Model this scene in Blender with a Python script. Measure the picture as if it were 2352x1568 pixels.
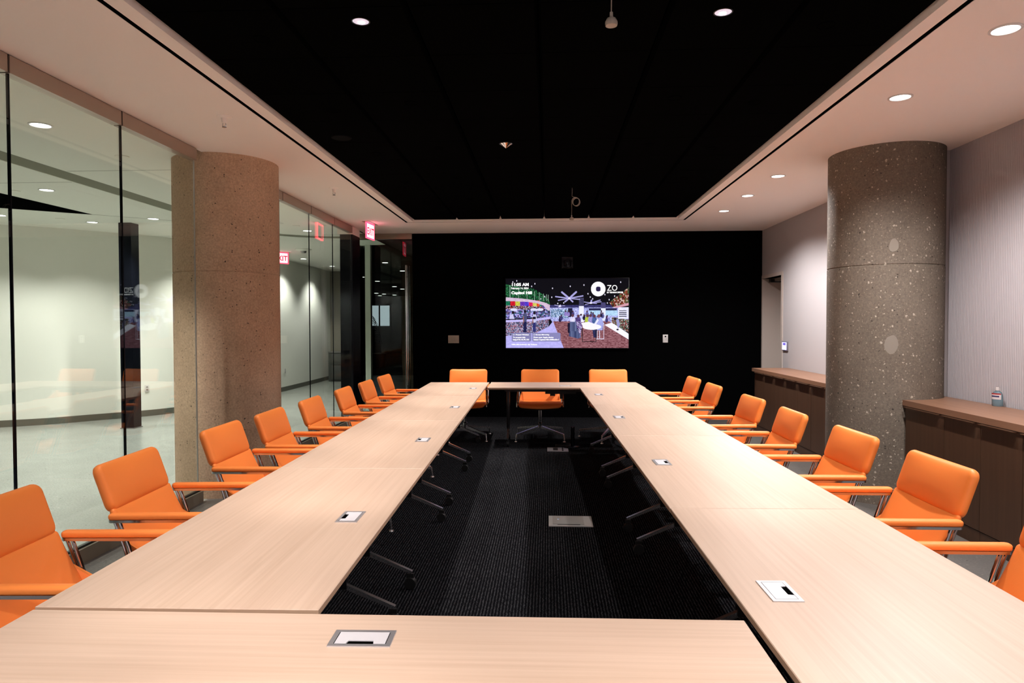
import bpy, bmesh, math, random
import numpy as np
from math import sin, cos, pi, radians, atan2, sqrt
from mathutils import Vector, Matrix
for o in list(bpy.data.objects): bpy.data.objects.remove(o)
random.seed(5)
SC = bpy.context.scene
COL = SC.collection

# ------------------------------------------------------------------ camera, world, exposure
def look(yaw, pitch, roll):
    y, p, r = radians(yaw), radians(pitch), radians(roll)
    f = Vector((-sin(y)*cos(p), cos(y)*cos(p), sin(p)))
    rt = Vector((cos(y), sin(y), 0)); up = rt.cross(f)
    R = rt*cos(r) - up*sin(r); U = up*cos(r) + rt*sin(r)
    return Matrix((R, U, -f)).transposed()
cam = bpy.data.cameras.new('camera'); camo = bpy.data.objects.new('camera', cam); COL.objects.link(camo)
cam.sensor_width = 36.0; cam.lens = 24.0; cam.clip_start = 0.05; cam.clip_end = 200
camo.matrix_world = Matrix.Translation((0, 0, 1.5)) @ look(2.99, -1.425, 0.11).to_4x4()
SC.camera = camo
w = bpy.data.worlds.new('world'); SC.world = w; w.use_nodes = True
w.node_tree.nodes['Background'].inputs[0].default_value = (0, 0, 0, 1)
w.node_tree.nodes['Background'].inputs[1].default_value = 0
SC.view_settings.view_transform = 'Standard'; SC.view_settings.look = 'None'
SC.view_settings.gamma = 1; SC.view_settings.use_curve_mapping = False
SC.view_settings.exposure = 0.68

P_CHAIR, P_CHAIR_ANGLE = 86.0, 66  # power and cone of the added chair spots
P_TABLE, P_TABLE_ANGLE = 135.0, 45     # spots in the black ceiling
P_SOFFIT = 108.0                       # downlights of the right soffit
P_NEAR = 95.0  # power of the added wall washers
P_CORR = 120.0                         # corridor downlights

def spot(loc, power, angle, color=(1, 1, 1), blend=0.5, radius=0.035):
    l = bpy.data.lights.new('lamp', 'SPOT'); l.energy = power; l.spot_size = radians(angle)
    l.spot_blend = blend; l.shadow_soft_size = radius; l.color = color
    o = bpy.data.objects.new('lamp', l); COL.objects.link(o); o.location = loc
    return o

ZC = 2.977      # soffit height
WARM = (1.0, 0.92, 0.87); COOL = (1.0, 0.95, 0.94)

# ------------------------------------------------------------------ materials
def srgb(r, g, b):
    f = lambda c: (c/255/12.92 if c/255 <= 0.04045 else ((c/255+0.055)/1.055)**2.4)
    return (f(r), f(g), f(b), 1)
def mat(name, color=(0.5, 0.5, 0.5), rough=0.5, metal=0.0, spec=0.5, emit=None, estr=0):
    m = bpy.data.materials.new(name); m.use_nodes = True
    b = m.node_tree.nodes['Principled BSDF']
    b.inputs['Base Color'].default_value = (*color[:3], 1)
    b.inputs['Roughness'].default_value = rough; b.inputs['Metallic'].default_value = metal
    b.inputs['Specular IOR Level'].default_value = spec
    if emit:
        b.inputs['Emission Color'].default_value = (*emit[:3], 1); b.inputs['Emission Strength'].default_value = estr
    return m
class NT:
    def __init__(s, m): s.t = m.node_tree; s.b = s.t.nodes['Principled BSDF']
    def n(s, typ, **kw):
        nd = s.t.nodes.new(typ)
        for k, v in kw.items():
            if k in nd.inputs: nd.inputs[k].default_value = v
            else: setattr(nd, k, v)
        return nd
    def l(s, a, b): s.t.links.new(a, b)
    def coords(s, scale=(1, 1, 1), kind='Object'):
        tc = s.n('ShaderNodeTexCoord'); mp = s.n('ShaderNodeMapping'); mp.inputs['Scale'].default_value = scale
        s.l(tc.outputs[kind], mp.inputs['Vector']); return mp.outputs['Vector']
    def ramp(s, fac, stops):
        r = s.n('ShaderNodeValToRGB'); e = r.color_ramp.elements
        while len(e) < len(stops): e.new(0.5)
        for i, (p, c) in enumerate(stops): e[i].position = p; e[i].color = (*c[:3], 1)
        s.l(fac, r.inputs['Fac']); return r.outputs['Color']
    def mix(s, fac, a, b, mode='MIX'):
        m = s.n('ShaderNodeMix', data_type='RGBA', blend_type=mode)
        for sock, v in ((m.inputs[0], fac), (m.inputs[6], a), (m.inputs[7], b)):
            if hasattr(v, 'is_linked'): s.l(v, sock)
            else: sock.default_value = v if not isinstance(v, tuple) else (*v[:3], 1)
        return m.outputs[2]
    def bump(s, h, strength=0.2, dist=0.01):
        b = s.n('ShaderNodeBump', Strength=strength, Distance=dist); s.l(h, b.inputs['Height']); s.l(b.outputs[0], s.b.inputs['Normal'])

def m_wood(name, c1, c2, rough=0.4, fine=60, along=1.2):
    m = mat(name, c1, rough); t = NT(m)
    v = t.coords((along, fine, fine))
    n1 = t.n('ShaderNodeTexNoise', Scale=1.0, Detail=5.0, Roughness=0.6); t.l(v, n1.inputs['Vector'])
    v2 = t.coords((along*0.5, fine*0.16, fine*0.16))
    n2 = t.n('ShaderNodeTexNoise', Scale=1.0, Detail=3.0); t.l(v2, n2.inputs['Vector'])
    f = t.n('ShaderNodeMath', operation='MULTIPLY_ADD'); t.l(n1.outputs[0], f.inputs[0]); f.inputs[1].default_value = 0.65
    f2 = t.n('ShaderNodeMath', operation='MULTIPLY'); t.l(n2.outputs[0], f2.inputs[0]); f2.inputs[1].default_value = 0.35
    t.l(f2.outputs[0], f.inputs[2])
    t.l(t.ramp(f.outputs[0], [(0.33, c2), (0.62, c1)]), t.b.inputs['Base Color'])
    return m
def m_concrete(name, base, dark, speck=0.0, pit=0.4, rough=0.8, speck_scale=38):
    m = mat(name, base, rough, spec=0.3); t = NT(m); v = t.coords()
    n = t.n('ShaderNodeTexNoise', Scale=2.2, Detail=6.0, Roughness=0.65); t.l(v, n.inputs['Vector'])
    col = t.ramp(n.outputs[0], [(0.3, dark), (0.7, base)])
    n2 = t.n('ShaderNodeTexNoise', Scale=70.0, Detail=3.0); t.l(v, n2.inputs['Vector'])
    g = t.ramp(n2.outputs[0], [(0.3, (0.78, 0.78, 0.78)), (0.7, (1.12, 1.12, 1.12))])
    col = t.mix(1.0, col, g, 'MULTIPLY')
    wn = t.n('ShaderNodeTexNoise', Scale=55.0, Detail=2.0); t.l(v, wn.inputs['Vector'])
    va = t.n('ShaderNodeVectorMath', operation='MULTIPLY_ADD'); t.l(wn.outputs['Color'], va.inputs[0]); va.inputs[1].default_value = (0.022, 0.022, 0.022); t.l(v, va.inputs[2]); vw = va.outputs[0]
    def dots(scale, size, density, c, col, strength):
        vo = t.n('ShaderNodeTexVoronoi', Scale=scale); t.l(vw, vo.inputs['Vector'])
        sep = t.n('ShaderNodeSeparateColor'); t.l(vo.outputs['Color'], sep.inputs[0])
        sz = t.n('ShaderNodeMath', operation='MULTIPLY'); t.l(sep.outputs[1], sz.inputs[0]); sz.inputs[1].default_value = size
        lt = t.n('ShaderNodeMath', operation='LESS_THAN'); t.l(vo.outputs['Distance'], lt.inputs[0]); t.l(sz.outputs[0], lt.inputs[1])
        g2 = t.n('ShaderNodeMath', operation='LESS_THAN'); t.l(sep.outputs[0], g2.inputs[0]); g2.inputs[1].default_value = density
        mu = t.n('ShaderNodeMath', operation='MULTIPLY'); t.l(lt.outputs[0], mu.inputs[0]); t.l(g2.outputs[0], mu.inputs[1])
        mu2 = t.n('ShaderNodeMath', operation='MULTIPLY'); t.l(mu.outputs[0], mu2.inputs[0]); mu2.inputs[1].default_value = strength
        return t.mix(mu2.outputs[0], col, c), mu.outputs[0]
    if speck:
        # stones show in clusters
        col, _ = dots(speck_scale, 0.34, 0.36, (0.55, 0.47, 0.38), col, speck)
        col, _ = dots(speck_scale*1.9, 0.34, 0.38, (0.38, 0.32, 0.25), col, speck)
    col, pm = dots(42, 0.28, pit, (0.03, 0.025, 0.02), col, 0.85)
    t.l(col, t.b.inputs['Base Color'])
    t.bump(n2.outputs[0], 0.25, 0.004)
    return m
def m_glass(name, tint, ior=1.5):
    m = bpy.data.materials.new(name); m.use_nodes = True; t = m.node_tree; t.nodes.clear()
    out = t.nodes.new('ShaderNodeOutputMaterial'); mx = t.nodes.new('ShaderNodeMixShader')
    tr = t.nodes.new('ShaderNodeBsdfTransparent'); tr.inputs[0].default_value = (*tint, 1)
    gl = t.nodes.new('ShaderNodeBsdfGlossy'); gl.inputs['Roughness'].default_value = 0.0; gl.inputs[0].default_value = (0.95, 1, 0.97, 1)
    fr = t.nodes.new('ShaderNodeFresnel'); ge = t.nodes.new('ShaderNodeNewGeometry'); mr = t.nodes.new('ShaderNodeMapRange')
    mr.inputs['To Min'].default_value = ior; mr.inputs['To Max'].default_value = 1/ior
    L = t.links.new
    L(ge.outputs['Backfacing'], mr.inputs['Value']); L(mr.outputs[0], fr.inputs['IOR'])
    L(fr.outputs[0], mx.inputs[0]); L(tr.outputs[0], mx.inputs[1]); L(gl.outputs[0], mx.inputs[2]); L(mx.outputs[0], out.inputs[0])
    return m

M = {}
M['plaster'] = mat('white_plaster', (0.96, 0.885, 0.835), 0.9, spec=0.2)
M['plaster_out'] = mat('corridor_plaster', (0.92, 0.92, 0.84), 0.9, spec=0.2)
M['band'] = mat('corridor_slot', (0.28, 0.275, 0.215), 0.9, spec=0.1)
M['wallwhite'] = mat('wall_white', (0.46, 0.43, 0.435), 0.85, spec=0.25)
M['rib'] = mat('ribbed_felt', (0.43, 0.395, 0.405), 0.95, spec=0.1)
M['black'] = mat('black_wall', (0.0012, 0.0012, 0.0014), 0.9, spec=0.02)
M['blacktile'] = mat('black_tile', (0.0008, 0.0008, 0.0007), 0.95, spec=0.01)
M['slot'] = mat('black_slot', (0.002, 0.002, 0.002), 1.0, spec=0.0)
M['blackmetal'] = mat('black_metal', (0.006, 0.006, 0.007), 0.35, 0.0, 0.4)
M['blackplastic'] = mat('black_plastic', (0.0035, 0.0035, 0.0035), 0.5, 0.0, 0.3)
M['gloss_black'] = mat('glossy_black', (0.005, 0.006, 0.010), 0.22, 0.0, 0.25)
M['chrome'] = mat('chrome', (0.62, 0.62, 0.64), 0.10, 1.0)
M['polished'] = mat('polished_aluminium', (0.80, 0.80, 0.82), 0.26, 1.0)
M['alu'] = mat('aluminium', (0.62, 0.61, 0.64), 0.38, 0.85)
M['alu_light'] = mat('aluminium_lid', (0.74, 0.71, 0.74), 0.5, 0.4)
M['steel'] = mat('grey_steel', (0.35, 0.34, 0.33), 0.45, 0.8)
M['header'] = mat('header_metal', (0.42, 0.33, 0.27), 0.35, 0.55)
M['curb'] = mat('base_metal', (0.24, 0.205, 0.155), 0.5, 0.15)
M['oak'] = m_wood('light_oak', (0.57, 0.412, 0.315), (0.485, 0.34, 0.25), 0.42, 70, 1.3)
M['oak_edge'] = mat('oak_edge', (0.46, 0.30, 0.20), 0.5)
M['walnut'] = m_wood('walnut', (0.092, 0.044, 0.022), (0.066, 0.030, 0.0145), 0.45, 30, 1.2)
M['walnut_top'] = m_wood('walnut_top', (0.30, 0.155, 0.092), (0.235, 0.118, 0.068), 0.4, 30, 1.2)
M['colR'] = m_concrete('exposed_concrete', (0.205, 0.168, 0.132), (0.15, 0.12, 0.092), speck=0.8, pit=0.16)
M['colL'] = m_concrete('brown_concrete', (0.62, 0.425, 0.29), (0.49, 0.33, 0.22), speck=0.12, pit=0.30)
M['patch'] = mat('concrete_patch', (0.26, 0.225, 0.185), 0.9)
M['floor'] = m_concrete('floor_concrete', (0.15, 0.14, 0.13), (0.115, 0.107, 0.099), speck=0.25, pit=0.15, rough=0.35, speck_scale=60)
M['floor_out'] = m_concrete('corridor_concrete', (0.35, 0.365, 0.33), (0.29, 0.30, 0.272), speck=0.2, pit=0.08, rough=0.22, speck_scale=60)
M['glass'] = m_glass('clear_glass', (0.955, 0.98, 0.962))
M['doorglass'] = m_glass('door_glass', (0.72, 0.78, 0.74), 1.36)
M['white_plastic'] = mat('white_plastic', (0.72, 0.70, 0.68), 0.4)
M['cream'] = mat('cream_plastic', (0.50, 0.42, 0.35), 0.5)
M['door'] = mat('door_paint', (0.40, 0.35, 0.31), 0.6)
M['jamb'] = mat('jamb_paint', (0.50, 0.43, 0.385), 0.6)
M['lens'] = mat('lamp_lens', (1, 1, 1), 0.5, emit=(1, 0.97, 0.95), estr=5)
M['lens_soft'] = mat('lamp_reflector', (1, 1, 1), 0.4, emit=(0.74, 0.74, 1.0), estr=0.36)
M['redglow'] = mat('red_light', (0.8, 0.02, 0.03), 0.4, emit=(1, 0.045, 0.09), estr=2.6)
M['exitface'] = mat('lit_face', (0.9, 0.6, 0.6), 0.4, emit=(1.0, 0.42, 0.52), estr=2.2)

# leather with faint grain
M['leather'] = mat('orange_leather', (0.92, 0.255, 0.052), 0.45, spec=0.25)
_t = NT(M['leather']); _v = _t.coords(); _n = _t.n('ShaderNodeTexNoise', Scale=260.0, Detail=2.0); _t.l(_v, _n.inputs['Vector']); _t.bump(_n.outputs[0], 0.12, 0.002)
# carpet with broken light lines
M['carpet'] = mat('dark_carpet', (0.02, 0.02, 0.022), 1.0, spec=0.0)
_t = NT(M['carpet']); _v = _t.coords()
_w = _t.n('ShaderNodeTexWave', bands_direction='X', Scale=18.5, Distortion=2.0, Detail=2.0); _w.inputs['Detail Scale'].default_value = 3.0; _t.l(_v, _w.inputs['Vector'])
_n = _t.n('ShaderNodeTexNoise', Scale=1.0, Detail=3.0); _t.l(_t.coords((90, 26, 1)), _n.inputs['Vector'])
_m = _t.n('ShaderNodeMath', operation='MULTIPLY'); _t.l(_w.outputs[1], _m.inputs[0]); _t.l(_n.outputs[0], _m.inputs[1])
_br = _t.n('ShaderNodeTexBrick', Scale=1.0, offset=0.5); _t.l(_v, _br.inputs['Vector'])
_br.inputs['Color1'].default_value = (0.85, 0.85, 0.85, 1); _br.inputs['Color2'].default_value = (1, 1, 1, 1); _br.inputs['Mortar'].default_value = (0.75, 0.75, 0.75, 1)
_br.inputs['Brick Width'].default_value = 0.25; _br.inputs['Row Height'].default_value = 1.0; _br.inputs['Mortar Size'].default_value = 0.003
_c = _t.ramp(_m.outputs[0], [(0.22, (0.005, 0.005, 0.006)), (0.62, (0.046, 0.046, 0.050))])
_t.l(_t.mix(1.0, _c, _br.outputs[0], 'MULTIPLY'), _t.b.inputs['Base Color'])

# ------------------------------------------------------------------ mesh helpers
class MB:
    def __init__(s): s.bm = bmesh.new()
    def box(s, x0, x1, y0, y1, z0, z1, bev=0, T=None):
        b2 = bmesh.new() if bev else s.bm
        vs = [b2.verts.new((x, y, z)) for z in (z0, z1) for y in (y0, y1) for x in (x0, x1)]
        for f in ((0, 2, 3, 1), (4, 5, 7, 6), (0, 1, 5, 4), (2, 6, 7, 3), (0, 4, 6, 2), (1, 3, 7, 5)):
            b2.faces.new([vs[i] for i in f])
        if bev: bmesh.ops.bevel(b2, geom=b2.edges[:], offset=bev, segments=2, profile=0.5, affect='EDGES')
        if T is not None: bmesh.ops.transform(b2, matrix=T, verts=b2.verts[:] if bev else vs)
        if bev: s.join(b2)
        return s
    def join(s, b2, T=None):
        mp = {}
        for v in b2.verts: mp[v] = s.bm.verts.new(T @ v.co if T is not None else v.co)
        for f in b2.faces:
            try: s.bm.faces.new([mp[v] for v in f.verts]).material_index = f.material_index
            except ValueError: pass
        b2.free(); return s
    def prism(s, pts, z0, z1, T=None):
        T = T or Matrix()
        a = [s.bm.verts.new(T @ Vector((x, y, z0))) for x, y in pts]; b = [s.bm.verts.new(T @ Vector((x, y, z1))) for x, y in pts]
        n = len(pts); s.bm.faces.new(a[::-1]); s.bm.faces.new(b)
        for i in range(n): s.bm.faces.new((a[i], a[(i+1) % n], b[(i+1) % n], b[i]))
        return s
    def lathe(s, prof, n=32, T=None, sy=1.0):
        T = T or Matrix(); rings = []
        for r, z in prof:
            rings.append([s.bm.verts.new(T @ Vector((r*cos(2*pi*i/n), sy*r*sin(2*pi*i/n), z))) for i in range(n)] if r > 1e-6 else [s.bm.verts.new(T @ Vector((0, 0, z)))])
        for a, b in zip(rings, rings[1:]):
            for i in range(n):
                j = (i+1) % n
                if len(a) == 1 and len(b) == 1: continue
                if len(a) == 1: s.bm.faces.new((a[0], b[j], b[i]))
                elif len(b) == 1: s.bm.faces.new((a[i], a[j], b[0]))
                else: s.bm.faces.new((a[i], a[j], b[j], b[i]))
        return s
    def disc(s, x, y, z, r, n=28):   # faces down
        vs = [s.bm.verts.new((x+r*cos(2*pi*i/n), y+r*sin(2*pi*i/n), z)) for i in range(n)]; s.bm.faces.new(vs[::-1]); return s
    def tube(s, pts, r, n=10, sec=None):
        pts = [Vector(p) for p in pts]; rings = []
        up = Vector((0, 0, 1))
        prev = None
        for i, p in enumerate(pts):
            d = (pts[min(i+1, len(pts)-1)] - pts[max(i-1, 0)]).normalized()
            if prev is None:
                a = d.cross(up)
                if a.length < 1e-3: a = d.cross(Vector((1, 0, 0)))
                a.normalize()
            else:
                a = prev - d*prev.dot(d); a.normalize()
            prev = a; b = d.cross(a)
            rr = r[i] if isinstance(r, (list, tuple)) else r
            ra, rb = (rr, rr) if sec is None else (rr*sec[0], rr*sec[1])
            rings.append([s.bm.verts.new(p + a*ra*cos(2*pi*k/n) + b*rb*sin(2*pi*k/n)) for k in range(n)])
        for A, B in zip(rings, rings[1:]):
            for k in range(n): s.bm.faces.new((A[k], A[(k+1) % n], B[(k+1) % n], B[k]))
        s.bm.faces.new(rings[0][::-1]); s.bm.faces.new(rings[-1]); return s
    def bar(s, a, b, wy, wz0, wz1=None):   # rectangular bar, tapering in height
        a, b = Vector(a), Vector(b); wz1 = wz1 or wz0
        d = (b-a).normalized(); side = Vector((0, 0, 1)).cross(d).normalized()*wy/2; up = d.cross(side).normalized()
        if up.z < 0: up = -up
        vs = []
        for p, wz in ((a, wz0), (b, wz1)):
            for q in ((-1, -1), (1, -1), (1, 1), (-1, 1)): vs.append(s.bm.verts.new(p + side*q[0] + up*q[1]*wz/2))
        for f in ((0, 3, 2, 1), (4, 5, 6, 7), (0, 1, 5, 4), (1, 2, 6, 5), (2, 3, 7, 6), (3, 0, 4, 7)): s.bm.faces.new([vs[i] for i in f])
        return s
    def pillow(s, w, h, r, k, rings, fn, taper=0.0, crown=0.0):
        # rings: (inset, depth) from the back centre to the front centre
        cr = lambda u, v, d: d + (crown*(1-(2*u/w)**2)*(1-(2*v/h)**2) if d > 0 else 0)
        R = [[s.bm.verts.new(fn(u, v, cr(u, v, dep))) for u, v in rrect(w-2*i_, h-2*i_, max(r-i_, 0.004), k, taper)] for i_, dep in rings]
        n = len(R[0])
        for A, B in zip(R, R[1:]):
            for i in range(n): s.bm.faces.new((A[i], A[(i+1) % n], B[(i+1) % n], B[i]))
        for ring, (i_, dep), flip in ((R[0], rings[0], True), (R[-1], rings[-1], False)):
            c = s.bm.verts.new(fn(0, 0, cr(0, 0, dep)))
            for i in range(n): s.bm.faces.new((ring[i], ring[(i+1) % n], c))
        return s
    def build(s, name, material, parent=None, smooth=True, angle=35, fix=True):
        bm = s.bm
        if fix: bmesh.ops.recalc_face_normals(bm, faces=bm.faces[:])
        me = bpy.data.meshes.new(name); bm.to_mesh(me); bm.free()
        for mm in (material if isinstance(material, (list, tuple)) else [material]): me.materials.append(mm)
        if smooth:
            me.polygons.foreach_set('use_smooth', [True]*len(me.polygons)); me.set_sharp_from_angle(angle=radians(angle))
        o = bpy.data.objects.new(name, me); COL.objects.link(o)
        if parent: o.parent = parent
        return o
def tag(o, label, cat, group=None, kind=None):
    o['label'] = label; o['category'] = cat
    if group: o['group'] = group
    if kind: o['kind'] = kind
    return o
def struct(o): o['kind'] = 'structure'; return o
def thing(name, label, cat, loc=(0, 0, 0), rz=0, group=None):
    o = bpy.data.objects.new(name, None); COL.objects.link(o); o.location = loc; o.rotation_euler = (0, 0, rz)
    o.empty_display_size = 0.1
    return tag(o, label, cat, group)
def dup(root, loc, rz, label):
    def cp(o, par):
        c = o.copy(); COL.objects.link(c); c.parent = par
        for ch in o.children: cp(ch, c)
        return c
    r = cp(root, None); r.location = loc; r.rotation_euler = (0, 0, rz); r['label'] = label
    return r
def part_label(o, l): o['label'] = l; return o
def rrect(w, h, r, n=6, taper=0.0):
    # counter-clockwise, always the same number of points; taper narrows the lower edge
    pts = []
    for ci, (sx, sy, a0) in enumerate(((1, -1, -90), (1, 1, 0), (-1, 1, 90), (-1, -1, 180))):
        for k in range(n+1):
            a = radians(a0 + 90*k/n); pts.append((sx*(w/2-r)+r*cos(a), sy*(h/2-r)+r*sin(a)))
        b = ((1, 1, 0), (-1, 1, 90), (-1, -1, 180), (1, -1, 270))[ci]
        q = (b[0]*(w/2-r)+r*cos(radians(b[2])), b[1]*(h/2-r)+r*sin(radians(b[2]))); p0 = pts[-1]
        for j in range(1, 8): pts.append((p0[0]+(q[0]-p0[0])*j/8, p0[1]+(q[1]-p0[1])*j/8))
    return [(u*(1-taper*(0.5-v/h)), v) for u, v in pts]

# ------------------------------------------------------------------ room shell
YB, YN = 11.02, -2.2          # black far wall, wall behind the viewer
XG, XR = -2.95, 3.39          # glass partition, right wall
FX = (-16.0, -2.93)
struct(MB().box(-2.93, 3.9, YN, 11.6, -0.2, 0).build('floor', M['floor'], smooth=False))
struct(MB().box(-16, -2.93, YN, 20, -0.2, 0).build('floor_corridor', M['floor_out'], smooth=False))
struct(MB().box(-12, 1, 11.6, 40, -0.2, -0.001).build('floor_lobby', M['black'], smooth=False))
cp = MB().box(-2.15, 2.1, -1.5, YB, 0.0, 0.0015).build('carpet', M['carpet'], smooth=False)
tag(cp, 'dark grey ribbed carpet tiles on the floor inside the table ring', 'carpet')

def ring_piece(mb, x0, x1, y0, y1): mb.box(x0, x1, y0, y1, ZC, ZC+0.14)
sl = 0.033
xl, xr_, yb_ = -2.05, 1.95, 9.85      # outer edges of the black slot
s = MB()
ring_piece(s, XG, xl, YN, YB); ring_piece(s, xr_, 3.75, YN, YB); ring_piece(s, xl, xr_, yb_, YB); ring_piece(s, xl, xr_, YN, -1.2)
# lip inside the slot and the side of the recess above it
il, ir, ib = xl+sl, xr_-sl, yb_-sl
ring_piece(s, il, -1.927, -1.1, ib); ring_piece(s, 1.83, ir, -1.1, ib); ring_piece(s, -1.927, 1.83, 9.745, ib)
struct(s.build('ceiling', M['plaster'], smooth=False))
s = MB()
s.box(-1.945, -1.927, -1.1, 9.745, ZC+0.14, 3.34); s.box(1.83, 1.848, -1.1, 9.745, ZC+0.14, 3.34); s.box(-1.945, 1.848, 9.745, 9.763, ZC+0.14, 3.34)
struct(s.build('trim_1', M['plaster'], smooth=False))
s = MB(); s.box(xl-0.02, il+0.02, -1.2, yb_+0.02, ZC+0.06, ZC+0.13); s.box(ir-0.02, xr_+0.02, -1.2, yb_+0.02, ZC+0.06, ZC+0.13); s.box(xl, xr_, ib-0.02, yb_+0.02, ZC+0.06, ZC+0.13)
s = MB()
s.box(xl, il, -1.2, yb_, ZC+0.003, ZC+0.13); s.box(ir, xr_, -1.2, yb_, ZC+0.003, ZC+0.13); s.box(il, ir, ib, yb_, ZC+0.003, ZC+0.13)
struct(s.build('trim_2', M['slot'], smooth=False))
# black tiles of the recess
s = MB()
gaps = [-1.93, -1.290, -0.670, -0.047, 0.581, 1.204, 1.83]
rows = [9.735-0.592*k for k in range(0, 19)]
for a, b in zip(gaps, gaps[1:]):
    a2, b2 = a+0.004, b-0.004
    if a < -1.9: a2 = -1.915
    if b > 1.8: b2 = 1.815
    for k in range(len(rows)-1):
        y1, y0 = rows[k]-0.003, rows[k+1]+0.003
        b_ = bmesh.new(); zt, zb, c, cz = 3.07, 3.0, 0.014, 0.034
        v = [b_.verts.new(p) for p in ((a2, y0, zt), (b2, y0, zt), (b2, y1, zt), (a2, y1, zt), (a2, y0, zb+cz), (b2, y0, zb+cz), (b2, y1, zb+cz), (a2, y1, zb+cz),
             (a2+c, y0, zb), (b2-c, y0, zb), (b2-c, y1, zb), (a2+c, y1, zb))]
        for f in ((0, 1, 2, 3), (0, 4, 5, 1), (1, 5, 6, 2), (2, 6, 7, 3), (3, 7, 4, 0), (4, 8, 9, 5), (5, 9, 10, 6), (6, 10, 11, 7), (7, 11, 8, 4), (8, 11, 10, 9)): b_.faces.new([v[i] for i in f])
        s.join(b_)
struct(s.build('ceiling_black_tiles', M['blacktile'], smooth=False))
struct(MB().box(-1.945, 1.848, -1.2, 9.763, 3.34, 3.4).build('ceiling_plenum', M['slot'], smooth=False))

# far wall, near wall, right wall
struct(MB().box(-2.19, XR+0.01, YB, YB+0.15, 0, ZC+0.05).build('wall_far', M['black'], smooth=False))
struct(MB().box(-2.95, 3.9, YN-0.15, YN, 0, 3.4).build('wall_near', M['wallwhite'], smooth=False))
struct(MB().box(-16, -2.95, YN-0.15, YN, 0, 3.4).build('wall_corridor_near', M['black'], smooth=False))  # unseen; black stands in for an unlit corridor end mirrored in the door
# right wall: plain part with door opening Y 10.10..11.0, z<2.21
s = MB(); s.box(XR, XR+0.15, 6.05, 10.10, 0, ZC); s.box(XR, XR+0.15, 10.10, YB, 2.21, ZC); s.box(XR, XR+0.5, YB-0.02, YB+0.15, 0, 2.3)
struct(s.build('wall_right', M['wallwhite'], smooth=False))
# ribbed part
s = MB(); xw = 3.435; pts = []; y = 0.2; p = 0.0195
prof = [(0.0, 0.0), (0.22, -0.0042), (0.5, -0.006), (0.78, -0.0042)]
while y < 6.10:
    for f, d in prof: pts.append((xw+d, y+f*p))
    y += p
pts.append((xw, y)); pts += [(xw+0.12, y), (xw+0.12, 0.2)]
s.prism(pts, 0.0, ZC)
struct(s.build('wall_right_ribbed', M['rib'], smooth=True, angle=60))
struct(MB().box(XR, XR+0.2, YN, 0.2, 0, ZC).build('wall_right_near', M['wallwhite'], smooth=False))

# door in the right wall
d = struct(MB().box(3.77, 3.82, 10.12, 11.0, 0, 2.21).build('door_1', M['door'], smooth=False))
s = MB(); s.box(XR-0.012, 3.80, 10.04, 10.10, 0, 2.21); s.box(XR-0.012, 3.80, YB-0.06, YB-0.02, 0, 2.21); s.box(XR-0.012, 3.80, 10.04, YB-0.02, 2.21, 2.262)
s.box(3.76, 3.775, 10.9, 10.96, 0, 2.21)
f = s.build('door_frame', M['jamb'], d, smooth=False)
s = MB(); s.box(3.70, 3.765, 10.35, 10.80, 2.02, 2.13, bev=0.006); s.bar((3.735, 10.78, 2.15), (3.50, 10.88, 2.16), 0.03, 0.02); s.box(3.47, 3.53, 10.84, 10.93, 2.15, 2.20)
s.build('door_closer', M['blackmetal'], d)

# concrete columns
def column(x, y, r, seam, m, label, cat='column'):
    prof = [(r, 0), (r, seam-0.006), (r-0.006, seam-0.003), (r-0.006, seam+0.003), (r-0.001, seam+0.006), (r-0.001, ZC+0.02)]
    o = MB().lathe([(0, 0)]+prof+[(0, ZC+0.02)], 96).build('concrete_column', m, angle=30)
    o.location = (x, y, 0); return tag(o, label, cat)
CR, CL = (2.95, 6.17), (-2.95, 6.17); RAD = 0.457
colR = column(*CR, RAD, 1.985, M['colR'], 'round speckled grey concrete column between the two walnut cabinets by the right wall')
colL = column(*CL, RAD, 1.965, M['colL'], 'round brown concrete column cutting through the glass partition on the left')
def patch(parent, col, ang, z, w, h, name='repair_patch'):
    pts = []
    random.seed(int(z*100))
    for k in range(14):
        a = 2*pi*k/14; rr = 1+random.uniform(-0.12, 0.12)
        pts.append((w*rr*cos(a), h*rr*sin(a)))
    s = MB(); vs = [s.bm.verts.new(((RAD+0.0025)*cos(ang+u/RAD), (RAD+0.0025)*sin(ang+u/RAD), z+v)) for u, v in pts]
    vb = [s.bm.verts.new(((RAD-0.004)*cos(ang+u/RAD), (RAD-0.004)*sin(ang+u/RAD), z+v)) for u, v in pts]
    s.bm.faces.new(vs)
    for i in range(14): s.bm.faces.new((vs[i], vs[(i+1) % 14], vb[(i+1) % 14], vb[i]))
    part_label(s.build(name, M['patch'], parent), 'pale filled patch')
patch(colR, CR, radians(-107), 2.14, 0.035, 0.055); patch(colR, CR, radians(-108), 1.33, 0.05, 0.075)

# ------------------------------------------------------------------ glass partition on the left
joints = [0.4, 2.0, 3.62, 4.605, 5.585]
joints2 = [6.72, 7.39, 8.336, 9.264, 10.14]
zb, zt = 0.10, 2.875
n = 1
for js in (joints, joints2):
    for a, b in zip(js, js[1:]):
        s = MB().box(XG-0.006, XG+0.006, a+0.004, b-0.004, zb-0.01, zt+0.02)
        struct(s.build('window_%d' % n, M['glass'], smooth=False)); n += 1
s = MB()
for j in joints[:-1]: s.box(XG-0.008, XG+0.008, j-0.004, j+0.004, zb, zt)
for j in joints2[1:-1]: s.box(XG-0.006, XG+0.006, j-0.0025, j+0.0025, zb, zt)
struct(s.build('trim_3', M['gloss_black'], smooth=False))
s = MB().box(XG-0.004, XG+0.004, 5.583, 5.593, zb, zt)
struct(s.build('trim_4', M['alu'], smooth=False))
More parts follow.
